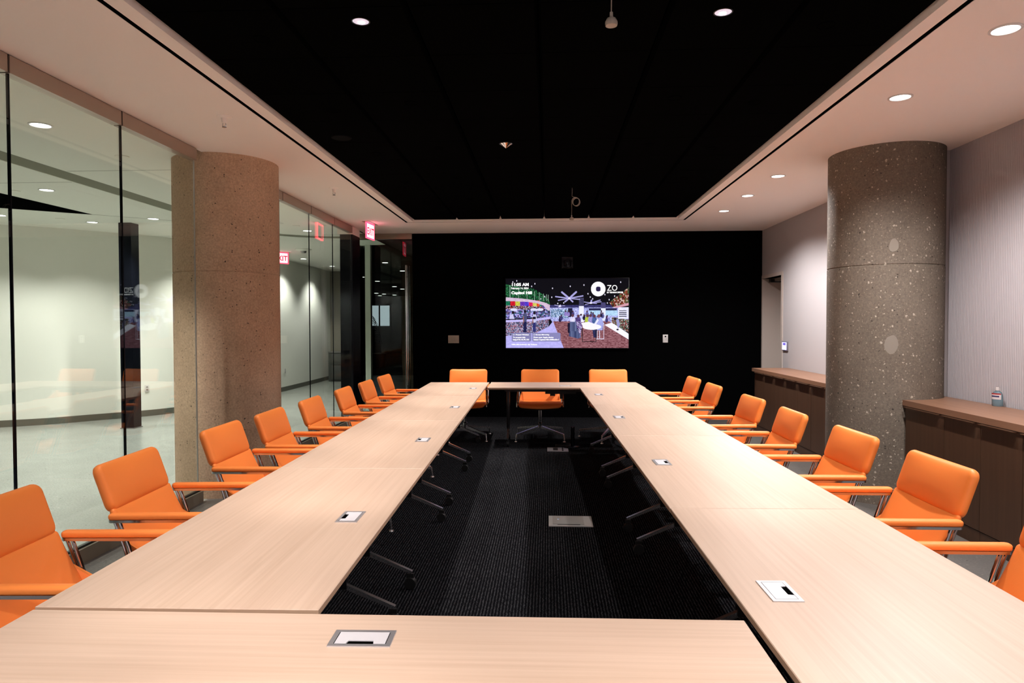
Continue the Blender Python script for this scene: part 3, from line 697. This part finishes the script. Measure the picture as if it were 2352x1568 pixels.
# ------------------------------------------------------------------ chairs (local +x is forward)
GRP = 'orange chairs around the tables'
def make_chair(label):
    t = thing('conference_chair', label, 'chair', (0, 0, 0), 0, GRP)
    def pill(name, w, h_, r, T_, fn, taper=0.0, puff=1.0):
        h = T_/2
        rings = [(0.05, -h), (0.018, -h*0.95), (0.005, -h*0.65), (0.0, -h*0.1), (0.0, h*0.2), (0.0015, h*0.42), (0.005, h*0.66), (0.011, h*0.84), (0.019, h*0.95), (0.030, h), (0.045, h), (0.060, h), (0.075, h), (0.088, h)]
        return MB().pillow(w, h_, r, 6, rings, fn, taper, 0.022*puff).build(name, M['leather'], t, angle=60)
    # upper back cushion: plane from (-.385,.672) to (-.462,.874)
    def plane_fn(p0, p1, curve=0.0, lat=0.0):
        p0, p1 = Vector(p0), Vector(p1); d = (p1-p0); L = d.length; d.normalize(); nrm = Vector((d.y, -d.x))
        if nrm.x < 0: nrm = -nrm
        def fn(u, v, dep):
            q = (p0+p1)/2 + d*v + nrm*(dep + curve*(1-(2*v/L)**2) + lat*(2*u/0.5)**2)
            return (q.x, u, q.y)
        return fn, L
    fn, L = plane_fn((-0.392, 0.668), (-0.463, 0.876), 0.0, 0.012)
    pill('headrest_cushion', 0.525, L, 0.042, 0.046, fn, 0.0, 0.75)
    fn, L = plane_fn((-0.268, 0.452), (-0.392, 0.684), -0.004, 0.012)
    pill('backrest', 0.525, L, 0.018, 0.030, fn, 0.04, 0.4)
    # seat
    def seat_fn(u, v, dep):
        f = (v+0.27)/0.54
        drop = -0.030*max(0, (f-0.80)/0.20)**2 - 0.012*(1-f)
        return (-0.015+v, u, 0.455+dep+drop+0.014*(2*u/0.55)**2*max(0, 1-f*0.3)-0.010*cos(u*5))
    pill('seat', 0.56, 0.50, 0.05, 0.05, seat_fn)
    # shell wings between backrest and seat
    for sy in (-1, 1):
        A, B, C_, D = Vector((-0.325, sy*0.252, 0.565)), Vector((-0.258, sy*0.246, 0.452)), Vector((-0.15, sy*0.274, 0.452)), Vector((-0.285, sy*0.262, 0.535))
        s = MB(); nn = Vector((0, sy*0.008, 0))
        P = [A, B, C_, D]; a = [s.bm.verts.new(p-nn) for p in P]; b = [s.bm.verts.new(p+nn) for p in P]
        s.bm.faces.new(a); s.bm.faces.new(b[::-1])
        for i in range(4): s.bm.faces.new((a[i], a[(i+1) % 4], b[(i+1) % 4], b[i]))
        s.build('side_wing', M['leather'], t, smooth=False)
    # arms
    for sy in (-1, 1):
        y = sy*0.288
        def pad_fn(u, v, dep): return (-0.12+v, y+u, 0.668+dep)
        pad = MB().pillow(0.046, 0.50, 0.0228, 6, [(0.012, -0.012), (0.003, -0.011), (0, -0.006), (0, 0.004), (0.003, 0.009), (0.010, 0.013), (0.016, 0.0145)], pad_fn).build('armrest', M['leather'], t, angle=60)
        s = MB(); rail = rrect(0.044, 0.496, 0.0218, 6)
        s.prism([(-0.12+v, y+u) for u, v in rail], 0.644, 0.6555)
        part_label(s.build('arm_rail', M['chrome'], pad), 'chrome rail under the arm pad')
        s = MB()
        for dx in (0.0, 0.021): s.tube([(-0.348+dx, y-sy*0.004, 0.645), (-0.308+dx, y-sy*0.004, 0.53), (-0.278+dx, y, 0.435)], 0.0075, 10)
        s.tube([(0.10, y, 0.645), (0.165, y+sy*0.008, 0.55), (0.185, y+sy*0.012, 0.432)], 0.0095, 10)
        s.tube([(-0.262, y+sy*0.006, 0.435), (0.185, y+sy*0.012, 0.432)], 0.010, 10)
        part_label(s.build('arm_frame', M['chrome'], t), 'chrome side frame')
    MB().box(-0.20, 0.16, -0.20, 0.20, 0.385, 0.430, bev=0.012).build('seat_pan', M['blackplastic'], t)
    MB().lathe([(0, 0.13), (0.030, 0.13), (0.030, 0.20), (0.022, 0.21), (0.022, 0.39), (0, 0.39)], 20).build('pedestal', M['chrome'], t)
    for k in range(4):
        a = pi/4+k*pi/2; R_ = 0.425; c_, s_ = cos(a), sin(a)
        s = MB().bar((0.02*c_, 0.02*s_, 0.150), (R_*c_, R_*s_, 0.090), 0.024, 0.034, 0.022)
        s.tube([(R_*c_, R_*s_, 0.096), ((R_+0.012)*c_, (R_+0.012)*s_, 0.008)], [0.011, 0.009], 10); s.lathe([(0, 0.002), (0.020, 0.002), (0.018, 0.010), (0, 0.012)], 14, Matrix.Translation(((R_+0.012)*c_, (R_+0.012)*s_, 0)))
        s.build('base_spoke', M['polished'], t, smooth=False)
    return t
ch = None
def place(x, y, rz, label, swivel=0):
    global ch
    if ch is None: ch = make_chair(label); c = ch; ch.location = (x, y, 0); ch.rotation_euler = (0, 0, rz)
    else: c = dup(ch, (x, y, 0), rz, label)
    for o in c.children:
        if o.name.startswith('base_spoke'): o.rotation_euler = (0, 0, radians(swivel))
nth = ['nearest', 'second', 'third', 'fourth', 'fifth', 'sixth', 'seventh', 'farthest']
leftc = [(-1.925, 2.345, 3.0), (-1.931, 3.173, 4.0), (-1.948, 4.13, 1.7), (-1.940, 4.853, 2.3), (-1.938, 5.684, 1.9), (-1.939, 6.62, 2.0), (-1.935, 7.434, 1.0), (-1.940, 8.29, -1.0)]
for i, (x, y, r) in enumerate(leftc):
    place(x+0.37, y, radians(r), '%s orange leather chair from the viewer in the left row by the glass' % nth[i], 45 if i in (3, 5) else 0)
nthr = ['nearest', 'second', 'third', 'fourth', 'fifth', 'sixth', 'farthest']
rightc = [(1.731, 2.33, 0.5), (1.729, 3.212, 0.4), (1.713, 4.046, 1.2), (1.690, 5.0, -0.6), (1.685, 5.909, 3.0), (1.642, 7.122, 1.5), (1.629, 8.024, 2.5)]
for i, (x, y, r) in enumerate(rightc):
    place(x-0.37, y, pi+radians(r), '%s orange leather chair from the viewer in the right row' % nthr[i])
for x, l in ((-1.095, 'left'), (-0.100, 'middle'), (0.832, 'right')):
    place(x, 9.0, -pi/2+radians(0.5), '%s orange leather chair of the three before the black wall' % l, 24 if l == 'right' else 0)

# ------------------------------------------------------------------ floor boxes, cable riser
fb = thing('floor_box', 'grey metal floor box lid on the lit carpet strip', 'floor box', (0.172, 5.17, 0.0015))
s = MB().box(-0.165, 0.165, -0.134, 0.134, 0, 0.006); s.build('plate', mat('floor_plate', (0.50, 0.50, 0.48), 0.5), fb, smooth=False)
M['lid'] = mat('floor_lid', (0.42, 0.42, 0.40), 0.5, 0.0)
s = MB().box(-0.135, 0.100, -0.095, 0.118, 0.006, 0.010, bev=0.002); s.build('lid', M['lid'], fb)
MB().box(-0.10, 0.07, -0.103, -0.095, 0.0062, 0.0075).build('slot', M['slot'], fb, smooth=False)
MB().lathe([(0, 0.012), (0.008, 0.012), (0.010, 0.010), (0, 0.010)], 14, Matrix.Translation((-0.092, 0.03, 0))).build('latch', M['chrome'], fb)
fb = thing('floor_box', 'open floor box with cables at the far end of the lit carpet strip', 'floor box', (0.12, 8.15, 0.0015))
MB().box(-0.125, 0.125, -0.125, 0.125, 0, 0.006).build('plate', M['alu'], fb, smooth=False)
MB().box(-0.055, 0.0, -0.06, 0.06, 0.006, 0.012).build('socket', M['blackplastic'], fb, smooth=False)
MB().box(0.05, 0.065, -0.10, 0.09, 0.006, 0.012).build('divider', M['blackplastic'], fb, smooth=False)
cr = thing('cable_riser', 'short black cable post on a round foot below the far cross table', 'cable post', (0.285, 8.32, 0.0015))
MB().lathe([(0, 0), (0.11, 0), (0.11, 0.012), (0.095, 0.022), (0, 0.024)], 28).build('foot', M['gloss_black'], cr)
MB().lathe([(0, 0.02), (0.024, 0.02), (0.024, 0.235), (0.028, 0.24), (0.026, 0.255), (0, 0.258)], 20, Matrix.Translation((0.02, 0, 0))).build('post', M['gloss_black'], cr)
cbl = []
for k in range(60):
    a = 2*pi*k/26; cbl.append((-0.10+0.09*cos(a), -0.05+0.055*sin(a), 0.012+0.0006*k))
MB().tube(cbl, 0.006, 6).build('cable', M['blackplastic'], cr)
# power supply gear under the far cross table
un = MB().box(-0.25, 0.13, -0.20, -0.15, 0.645, 0.685).box(-0.24, -0.22, -0.185, -0.165, 0.685, 0.713).box(0.10, 0.12, -0.185, -0.165, 0.685, 0.713).build('power_strip', M['blackplastic'], FAR, smooth=False)
MB().box(-0.19, -0.13, -0.195, -0.155, 0.62, 0.645).build('plug', M['blackplastic'], un, smooth=False); MB().box(-0.07, -0.03, -0.195, -0.155, 0.585, 0.645).build('plug', M['blackplastic'], un, smooth=False)

# ------------------------------------------------------------------ walnut cabinets
XF = 2.90; ZT = 0.88
def unit(y0, y1, doors, label, group, end=None):
    t = thing('cabinet_unit', label, 'cabinet', (XF, (y0+y1)/2, 0), 0, group); c = (y0+y1)/2
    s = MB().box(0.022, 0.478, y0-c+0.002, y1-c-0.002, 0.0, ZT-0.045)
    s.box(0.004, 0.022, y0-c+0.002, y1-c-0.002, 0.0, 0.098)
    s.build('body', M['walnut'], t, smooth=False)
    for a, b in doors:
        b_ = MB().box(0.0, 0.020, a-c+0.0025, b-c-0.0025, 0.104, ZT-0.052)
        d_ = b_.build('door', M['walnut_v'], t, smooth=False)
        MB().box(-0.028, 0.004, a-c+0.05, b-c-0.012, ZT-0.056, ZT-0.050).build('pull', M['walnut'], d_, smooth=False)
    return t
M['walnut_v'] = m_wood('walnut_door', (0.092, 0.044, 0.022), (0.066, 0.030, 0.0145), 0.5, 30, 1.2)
# door grain runs upright
for nd in M['walnut_v'].node_tree.nodes:
    if nd.type == 'MAPPING': sx, sy, sz = nd.inputs['Scale'].default_value; nd.inputs['Scale'].default_value = (sy, sy, sx)
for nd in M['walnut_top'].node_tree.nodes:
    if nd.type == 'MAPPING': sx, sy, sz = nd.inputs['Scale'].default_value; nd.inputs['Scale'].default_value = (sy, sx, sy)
g2 = 'walnut units right of the column'; g1 = 'walnut units between column and far wall'
unit(4.72, 5.70, [(4.72, 5.14), (5.14, 5.68)], 'walnut two-door cabinet unit touching the near side of the speckled column', g2)
unit(3.90, 4.72, [(3.90, 4.31), (4.31, 4.72)], 'walnut two-door cabinet unit behind the two nearest right chairs, under the sanitizer', g2)
unit(3.08, 3.90, [(3.08, 3.49), (3.49, 3.90)], 'walnut two-door cabinet unit at the right picture edge', g2)
names = ['touching the far side of the speckled column', 'second beyond the speckled column', 'third beyond the speckled column', 'last before the side door']
for i, (a, b) in enumerate(((6.66, 7.27), (7.27, 8.07), (8.07, 8.87), (8.87, 9.80))):
    m_ = (a+b)/2 if i else 6.97
    unit(a, b, [(a, m_), (m_, b)] if i < 3 else [(8.87, 9.27), (9.27, 9.67)], 'walnut cabinet unit %s' % names[i], g1)
def carc(a0, a1, n=16, r=RAD+0.003): return [(CR[0]+r*cos(radians(a0+(a1-a0)*k/n)), CR[1]+r*sin(radians(a0+(a1-a0)*k/n))) for k in range(n+1)]
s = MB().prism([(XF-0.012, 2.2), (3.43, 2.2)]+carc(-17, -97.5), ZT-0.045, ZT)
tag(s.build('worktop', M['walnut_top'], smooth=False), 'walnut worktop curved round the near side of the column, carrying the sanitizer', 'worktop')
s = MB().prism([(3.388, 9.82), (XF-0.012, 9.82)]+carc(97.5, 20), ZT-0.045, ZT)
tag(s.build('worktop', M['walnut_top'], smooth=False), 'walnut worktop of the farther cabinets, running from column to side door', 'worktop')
# sanitizer bottle
bt = thing('sanitizer_bottle', 'clear bottle of pale blue hand sanitizer on the right worktop', 'bottle', (3.375, 5.30, ZT), radians(-62))
M['gel'] = mat('blue_gel', (0.24, 0.36, 0.42), 0.08, spec=0.6); M['gel'].node_tree.nodes['Principled BSDF'].inputs['Transmission Weight'].default_value = 0.45
MB().lathe([(0, 0), (0.034, 0), (0.038, 0.005), (0.039, 0.05), (0.036, 0.085), (0.028, 0.105), (0.014, 0.116), (0.012, 0.118), (0, 0.118)], 28, sy=0.62).build('body', M['gel'], bt)
M['capm'] = mat('clear_cap', (0.55, 0.50, 0.49), 0.15)
MB().lathe([(0, 0.118), (0.0145, 0.118), (0.0145, 0.140), (0.012, 0.146), (0, 0.147)], 20).build('cap', M['capm'], bt)
M['lblw'] = mat('label_white', (0.62, 0.55, 0.55), 0.5); M['lblr'] = mat('label_red', (0.35, 0.02, 0.02), 0.5); M['lbln'] = mat('label_navy', (0.02, 0.02, 0.09), 0.5)
def lab(z0, z1, m, r, a0=-150, a1=-35, n=12):
    s = MB(); A = [[s.bm.verts.new((rr*cos(radians(a0+(a1-a0)*k/n)), 0.62*rr*sin(radians(a0+(a1-a0)*k/n)), z)) for k in range(n+1)] for rr, z in ((r, z0), (r, z1), (r-0.002, z1), (r-0.002, z0))]
    for i in range(n):
        for q in range(4): s.bm.faces.new((A[q][i], A[q][i+1], A[(q+1) % 4][i+1], A[(q+1) % 4][i]))
    return s
lb_ = lab(0.052, 0.088, M['lblw'], 0.0405).build('label', M['lblw'], bt)
lab(0.088, 0.098, M['lblr'], 0.040).build('label_band', M['lblr'], lb_); lab(0.069, 0.080, M['lbln'], 0.0412, -140, -55).build('label_print', M['lbln'], lb_)

# ------------------------------------------------------------------ far wall fittings
sw = thing('switch_plate', 'beige triple light switch on the black wall left of the screen', 'light switch', (-1.525, YB, 1.262))
MB().box(-0.088, 0.088, -0.008, 0, -0.063, 0.063, bev=0.002).build('plate', M['cream'], sw)
for dx in (-0.046, 0, 0.046): MB().box(dx-0.016, dx+0.016, -0.012, -0.007, -0.034, 0.034, bev=0.0015).build('rocker', M['cream'], sw)
th = thing('control_plate', 'white control plate on the black wall right of the screen', 'control plate', (1.877, YB, 1.271))
MB().box(-0.041, 0.041, -0.012, 0, -0.064, 0.064, bev=0.003).build('plate', M['white_plastic'], th)
MB().box(-0.012, 0.014, -0.0135, -0.011, 0.022, 0.044).build('display', M['blackplastic'], th, smooth=False); MB().box(0.008, 0.014, -0.0135, -0.011, -0.030, 0.010).build('key', M['steel'], th, smooth=False)
wc = thing('wall_camera', 'black video camera on the black wall above the screen', 'camera', (0.315, YB, 2.49))
MB().box(-0.09, 0.09, -0.02, 0, -0.09, 0.09, bev=0.004).build('bracket', M['gloss_black'], wc); MB().box(-0.075, 0.075, -0.12, -0.02, -0.085, -0.07).build('shelf', M['gloss_black'], wc, smooth=False)
MB().lathe([(0, -0.07), (0.055, -0.07), (0.06, -0.03), (0.05, 0.02), (0.03, 0.04), (0, 0.045)], 24, Matrix.Translation((0, -0.07, 0))).build('body', M['gloss_black'], wc)
MB().lathe([(0, 0), (0.022, 0), (0.020, 0.012), (0, 0.014)], 20, Matrix.Translation((0, -0.118, -0.01)) @ Matrix.Rotation(pi/2, 4, 'X')).build('lens', M['gloss_black'], wc)
tb = thing('wall_tablet', 'small lit touch panel on the white wall beside the side door', 'touch panel', (XR, 9.915, 1.186))
MB().box(-0.022, 0, -0.10, 0.10, -0.066, 0.066, bev=0.005).build('case', mat('grey_case', (0.16, 0.16, 0.2), 0.4), tb)
M['tabscr'] = mat('tablet_screen', (0.7, 0.7, 0.9), 0.3, emit=(0.55, 0.50, 0.95), estr=1.0); M['tabscr2'] = mat('tablet_tile', (0.1, 0.1, 0.3), 0.3, emit=(0.10, 0.07, 0.42), estr=0.9)
sc_ = MB().box(-0.0235, -0.021, -0.088, 0.088, -0.054, 0.054).build('screen', M['tabscr'], tb, smooth=False)
MB().box(-0.0245, -0.0232, -0.06, 0.05, 0.012, 0.046).build('screen_tile', M['tabscr2'], sc_, smooth=False)

# ------------------------------------------------------------------ wall screen with its picture
X0, X1, Z0, Z1 = -0.670, 1.289, 1.123, 2.233
tv = thing('wall_screen', 'large lit video screen on the black far wall', 'screen', ((X0+X1)/2, YB, (Z0+Z1)/2))
wx, wz = (X1-X0)/2, (Z1-Z0)/2
MB().box(-wx-0.012, wx+0.012, -0.06, 0, -wz-0.012, wz+0.012, bev=0.004).build('housing', M['gloss_black'], tv)
NX, NZ = 560, 316
img = np.zeros((NZ+1, NX+1, 3))
gy, gx = np.mgrid[0:NZ+1, 0:NX+1]
PX = 165+gx*(2060/NX); PY = 160+gy*(1155/NZ)
rng = np.random.default_rng(3)
def noise(sx, sy):
    a = rng.random((NZ//sy+3, NX//sx+3)); return np.kron(a, np.ones((sy, sx)))[:NZ+1, :NX+1]
def poly(pts):
    inside = np.zeros(PX.shape, bool); n_ = len(pts); j = n_-1
    for i in range(n_):
        xi, yi = pts[i]; xj, yj = pts[j]
        if yi != yj:
            c = ((yi > PY) != (yj > PY)) & (PX < (xj-xi)*(PY-yi)/(yj-yi)+xi); inside ^= c
        j = i
    return inside
def ell(cx, cy, rx, ry): return ((PX-cx)/rx)**2+((PY-cy)/ry)**2 < 1
def rect(a, b, c, d): return (PX > a) & (PX < b) & (PY > c) & (PY < d)
def line(x0, y0, x1, y1, w_):
    L2 = (x1-x0)**2+(y1-y0)**2; t_ = np.clip(((PX-x0)*(x1-x0)+(PY-y0)*(y1-y0))/L2, 0, 1)
    return (PX-x0-t_*(x1-x0))**2+(PY-y0-t_*(y1-y0))**2 < (w_/2)**2
def fill(m_, c, var=0, nz=None):
    c = np.array(c, float)
    if var: img[m_] = np.clip(c+(nz[m_][:, None]-0.5)*var, 0, 255)
    else: img[m_] = c
def speck(m_, cols, sx=3, sy=3):
    idx = (noise(sx, sy)*len(cols)).astype(int) % len(cols); ca = np.array(cols, float); img[m_] = ca[idx[m_]]
n1, n2, n4 = noise(2, 2), noise(4, 3), noise(8, 5)
img[:] = (6, 6, 14)
# leafy wall, canopy, kitchen, counter
m_ = poly([(165, 250), (420, 300), (640, 330), (800, 430), (905, 530), (905, 620), (700, 520), (165, 470)]); speck(m_, [(10, 40, 25), (8, 20, 18), (30, 110, 60), (12, 55, 40), (60, 150, 90), (6, 14, 16)], 2, 2)
for x in (235, 380, 525, 650, 730, 800, 850, 880): m_ = rect(x-4, x+4, 250+0.25*(x-165), 480+0.08*(x-165)); fill(m_, (150, 175, 160))
speck(poly([(165, 600), (880, 600), (900, 800), (165, 830)]), [(80, 75, 140), (40, 36, 80), (150, 140, 215), (110, 90, 120), (180, 175, 235), (60, 110, 130)], 6, 5)
speck(poly([(165, 605), (760, 615), (850, 690), (165, 660)]), [(30, 20, 40), (160, 120, 140), (60, 40, 60), (210, 200, 220), (150, 60, 40), (20, 20, 30)], 3, 3)
for x0_, x1_, c in ((165, 235, (20, 110, 80)), (240, 325, (200, 20, 40)), (325, 405, (190, 190, 70)), (405, 482, (100, 50, 170)), (484, 552, (75, 55, 190)), (552, 620, (215, 30, 90)), (620, 685, (205, 195, 90)), (685, 735, (225, 80, 40)), (735, 768, (40, 130, 90))): fill(rect(x0_, x1_, 525, 605+0.03*(x0_-165)), c, 40, n2)
fill(poly([(165, 468), (420, 488), (660, 520), (830, 560), (915, 600), (920, 690), (870, 690), (800, 610), (690, 570), (520, 545), (165, 530)]), (205, 180, 205), 20, n4)
for x in (300, 640, 740): fill(ell(x, 675, 60, 22), (215, 215, 250))
fill(poly([(165, 850), (560, 835), (905, 795), (905, 835), (560, 875), (165, 885)]), (190, 180, 240), 12, n4)
speck(poly([(165, 885), (560, 875), (890, 835), (885, 950), (830, 1005), (680, 1060), (165, 1115)]), [(150, 140, 180), (60, 60, 90), (190, 185, 215), (90, 95, 120), (170, 90, 100), (40, 40, 60), (120, 120, 160)], 3, 3)
# back hall
hall = poly([(905, 640), (2225, 640), (2225, 900), (960, 900), (905, 820)]); fill(hall, (165, 168, 225), 90, n2)
speck(poly([(920, 665), (1210, 665), (1210, 820), (920, 800)]), [(150, 175, 215), (60, 90, 120), (200, 215, 245), (110, 140, 180)], 3, 3)
fill(rect(1212, 1285, 650, 800), (20, 20, 50), 60, n1); fill(rect(1570, 2040, 690, 780), (170, 205, 235), 40, n2); fill(rect(1560, 2030, 655, 690), (30, 30, 70)); fill(rect(905, 2040, 600, 645), (50, 48, 100), 20, n4)
# floors
fill(poly([(165, 1115), (680, 1060), (890, 955), (960, 870), (1145, 1320), (165, 1320)]), (178, 172, 236), 16, n4)
fill(poly([(960, 872), (1900, 872), (2225, 1100), (2225, 1320), (1142, 1320)]), (134, 84, 92), 70, noise(7, 2))
fill(poly([(1820, 930), (1950, 895), (2225, 1080), (2225, 1175)]), (240, 238, 255))
speck(poly([(1945, 800), (2225, 845), (2225, 1065), (1940, 895)]), [(40, 50, 40), (190, 190, 190), (90, 60, 60), (20, 30, 30), (120, 140, 110), (150, 60, 60)], 3, 3)
fill(rect(2045, 2225, 640, 830), (225, 225, 250), 20, n4)
for yy in (690, 720, 750, 785): fill(rect(2065, 2190, yy, yy+14), (30, 30, 50), 60, n1)
speck(poly([(1900, 560), (2225, 310), (2225, 600), (1960, 640)]), [(120, 50, 35), (90, 35, 25), (200, 170, 160), (140, 70, 50), (60, 30, 25), (70, 100, 60)], 5, 7)
fill(poly([(1950, 640), (2225, 565), (2225, 610), (2030, 650)]), (205, 150, 165))
# pillars
fill(rect(1395, 1478, 480, 630), (60, 58, 90), 20, n2); fill(rect(1395, 1478, 620, 885), (232, 232, 255)); fill(rect(1762, 1842, 560, 660), (70, 66, 110)); fill(rect(1762, 1842, 655, 860), (225, 228, 255))
# fans
for cx, cy, bl in ((1232, 490, ((1110, 388, 30), (1348, 386, 30), (1005, 460, 20), (1460, 450, 20), (1050, 522, 16), (1405, 508, 16), (1162, 545, 24), (1290, 545, 24))), (1595, 568, ((1605, 525, 26), (1750, 520, 14), (1765, 548, 14), (1480, 550, 12), (1500, 595, 10), (1690, 578, 12))), (1075, 618, ((990, 600, 12), (1085, 600, 16), (1160, 612, 10), (1050, 640, 10)))):
    for x, y, w_ in bl: fill(line(cx, cy, x, y, w_), (165, 160, 215))
    fill(ell(cx, cy, 22, 16), (225, 220, 255))
# hanging spots
for x, y in ((350, 195), (285, 215), (600, 288), (655, 245), (952, 322), (1250, 290), (1478, 270), (1545, 415), (1828, 430), (1585, 470), (2090, 225), (1900, 515), (820, 460), (755, 498), (940, 470), (1625, 500), (1990, 455), (1870, 570), (1040, 575), (1140, 565)): fill(ell(x, y, 8, 13), (220, 215, 235))
# figures at the counter
def fig(cx, top, h, shirt, legs, hair=(25, 18, 30), w_=70):
    fill(rect(cx-w_*0.42, cx+w_*0.30, top+h*0.48, top+h), legs, 20, n2); fill(ell(cx, top+h*0.32, w_*0.5, h*0.22), shirt, 20, n2); fill(ell(cx-2, top+h*0.06, w_*0.30, h*0.075), hair)
    fill(line(cx-w_*0.42, top+h*0.30, cx-w_*0.35, top+h*0.55, 16), (150, 100, 95))
fig(490, 680, 375, (75, 78, 115), (28, 30, 75)); fig(648, 712, 335, (190, 190, 225), (45, 48, 110), w_=72); fill(rect(620, 672, 795, 835), (20, 18, 40))
fill(ell(285, 725, 24, 28), (30, 20, 30)); fill(poly([(235, 760), (285, 745), (310, 830), (220, 830)]), (200, 195, 235))
# tiny diners
for i in range(26):
    x, y = rng.uniform(960, 1880), rng.uniform(740, 880); c = [(60, 55, 110), (200, 200, 245), (30, 25, 60), (140, 120, 190), (90, 90, 150)][i % 5]
    fill(ell(x, y, 24, 38), c, 40, n1); fill(ell(x, y-46, 13, 16), (70, 45, 60))
for x, y, c in ((1290, 850, (215, 210, 245)), (1385, 860, (80, 60, 120)), (1535, 855, (175, 190, 60)), (1590, 850, (150, 140, 200)), (1655, 860, (70, 95, 150))): fill(ell(x, y, 42, 70), c, 50, n1); fill(ell(x, y-75, 22, 26), (90, 55, 70))
m_ = poly([(1240, 880), (1390, 880), (1430, 1140), (1380, 1160), (1225, 1120)]); fill(m_, (75, 85, 125), 60, noise(3, 40)); fill(poly([(1205, 900), (1245, 900), (1240, 1070), (1208, 1060)]), (22, 18, 45))
speck(poly([(1345, 880), (1435, 880), (1450, 960), (1420, 1110), (1370, 1000)]), [(50, 30, 80), (200, 190, 230), (110, 80, 150)], 3, 3)
fill(poly([(1700, 800), (1770, 800), (1805, 900), (1790, 1020), (1700, 1020), (1690, 900)]), (160, 165, 225), 30, n1); fill(poly([(1640, 935), (1700, 830), (1730, 850), (1660, 960)]), (225, 225, 255)); fill(ell(1728, 785, 26, 30), (120, 75, 85))
fill(poly([(1620, 1010), (1700, 1010), (1690, 1150), (1640, 1140)]), (35, 38, 80), 30, n1)
for a in (((1700, 1030, 1700, 1165), (1810, 900, 1812, 1165), (1690, 1165, 1812, 1165), (1740, 1030, 1740, 1150))): fill(line(*a, 9), (225, 220, 245))
fill(ell(1612, 965, 155, 48), (242, 240, 255)); fill(poly([(1430, 900), (1560, 880), (1700, 930), (1740, 970), (1470, 970)]), (240, 238, 255))
for a in ((1450, 985, 1452, 1205), (1452, 1208, 1680, 1212), (1682, 1010, 1680, 1212)): fill(line(*a, 12), (30, 20, 25))
fill(ell(2040, 1010, 20, 14), (30, 25, 45)); fill(poly([(2010, 830), (2060, 840), (2080, 930), (2050, 1000), (2030, 930)]), (150, 150, 200)); fill(ell(2000, 835, 26, 24), (40, 30, 50))
# caption boxes and emblem
def rbox(a, b, c, d, r): return (np.maximum(np.abs(PX-(a+b)/2)-(b-a)/2+r, 0)**2+np.maximum(np.abs(PY-(c+d)/2)-(d-c)/2+r, 0)**2) < r*r
fill(rbox(262, 592, 1062, 1206, 22), (128, 126, 172)); fill(rbox(610, 1086, 1062, 1206, 22), (132, 130, 178))
fill(ell(1717, 337, 121, 121), (252, 250, 255)); fill(rbox(1679, 1757, 298, 376, 26), (38, 30, 70))
fill(rbox(286, 312, 1082, 1104, 5), (250, 250, 255)); fill(rbox(290, 308, 1086, 1100, 3), (128, 126, 172)); fill(ell(643, 1093, 13, 13), (250, 250, 255)); fill(ell(643, 1093, 9, 9), (132, 130, 178))
lin = np.where(img/255 <= 0.04045, img/255/12.92, ((img/255+0.055)/1.055)**2.4)
me = bpy.data.meshes.new('picture')
co = np.zeros(((NZ+1)*(NX+1), 3), np.float32); co[:, 0] = (gx/NX*2*wx-wx).ravel(); co[:, 1] = -0.062; co[:, 2] = (wz-gy/NZ*2*wz).ravel()
idx = (gy*(NX+1)+gx)[:-1, :-1]
quads = np.stack([idx, idx+NX+1, idx+NX+2, idx+1], -1).reshape(-1, 4)
me.vertices.add(len(co)); me.vertices.foreach_set('co', co.ravel())
me.loops.add(quads.size); me.loops.foreach_set('vertex_index', quads.ravel().astype(np.int32))
me.polygons.add(len(quads)); me.polygons.foreach_set('loop_start', np.arange(0, quads.size, 4, dtype=np.int32)); me.polygons.foreach_set('loop_total', np.full(len(quads), 4, np.int32))
me.update(calc_edges=True); me.validate()
at = me.color_attributes.new('screen_colour', 'FLOAT_COLOR', 'POINT')
rgba = np.ones((len(co), 4), np.float32); rgba[:, :3] = lin.reshape(-1, 3); at.data.foreach_set('color', rgba.ravel())
mp = bpy.data.materials.new('screen_picture'); mp.use_nodes = True; tt = mp.node_tree; b_ = tt.nodes['Principled BSDF']
an = tt.nodes.new('ShaderNodeAttribute'); an.attribute_name = 'screen_colour'
b_.inputs['Base Color'].default_value = (0.005, 0.005, 0.005, 1); b_.inputs['Roughness'].default_value = 0.25
tt.links.new(an.outputs['Color'], b_.inputs['Emission Color']); b_.inputs['Emission Strength'].default_value = 0.70; b_.inputs['Specular IOR Level'].default_value = 0.08
me.materials.append(mp); o = bpy.data.objects.new('picture', me); COL.objects.link(o); o.parent = tv
M['scrtxt'] = mat('screen_text', (0.5, 0.5, 0.5), 0.4, emit=(1, 1, 1), estr=0.75)
def stext(body, x, ybase, hpx, bold, width=None):
    # hpx: capital height in picture pixels
    k = 2*wx/2060; size = hpx*k/0.70
    ob = text_mesh(body, size, (-wx+(x-165)*k, -0.064, wz-(ybase-160)*(2*wz/1155)), (pi/2, 0, 0), M['scrtxt'], tv, 'screen_text', bold=bold*k, extrude=0.0004)
    if width:
        w0 = max(v.co.x for v in ob.data.vertices); f = width*k/w0
        for v in ob.data.vertices: v.co.x *= f
    return ob
stext('11:05 AM', 256, 280, 48, 3.0, 296); stext('February 14, 2024', 256, 332, 28, 1.6, 292); stext('Capitol Hill', 256, 415, 44, 3.0, 350)
stext('ZO', 1862, 366, 96, 0.0, 172); stext('BY TISHMAN SPEYER', 1862, 405, 22, 1.6, 272)
stext('Present Wireless', 330, 1102, 19, 1.0, 222); stext('To present visit:', 284, 1147, 20, 1.2, 212); stext('http://10.10.75.101', 284, 1186, 22, 1.2, 272)
stext('Screen Mirroring', 668, 1102, 19, 1.0, 226); stext('From your Apple device', 632, 1147, 20, 1.2, 336); stext('Select Capitol-Hill-AMStudio-1', 632, 1186, 22, 1.2, 428)
stext('HDMI: AMX-Conference  Key: TheSquare', 262, 1265, 17, 1.0, 430)
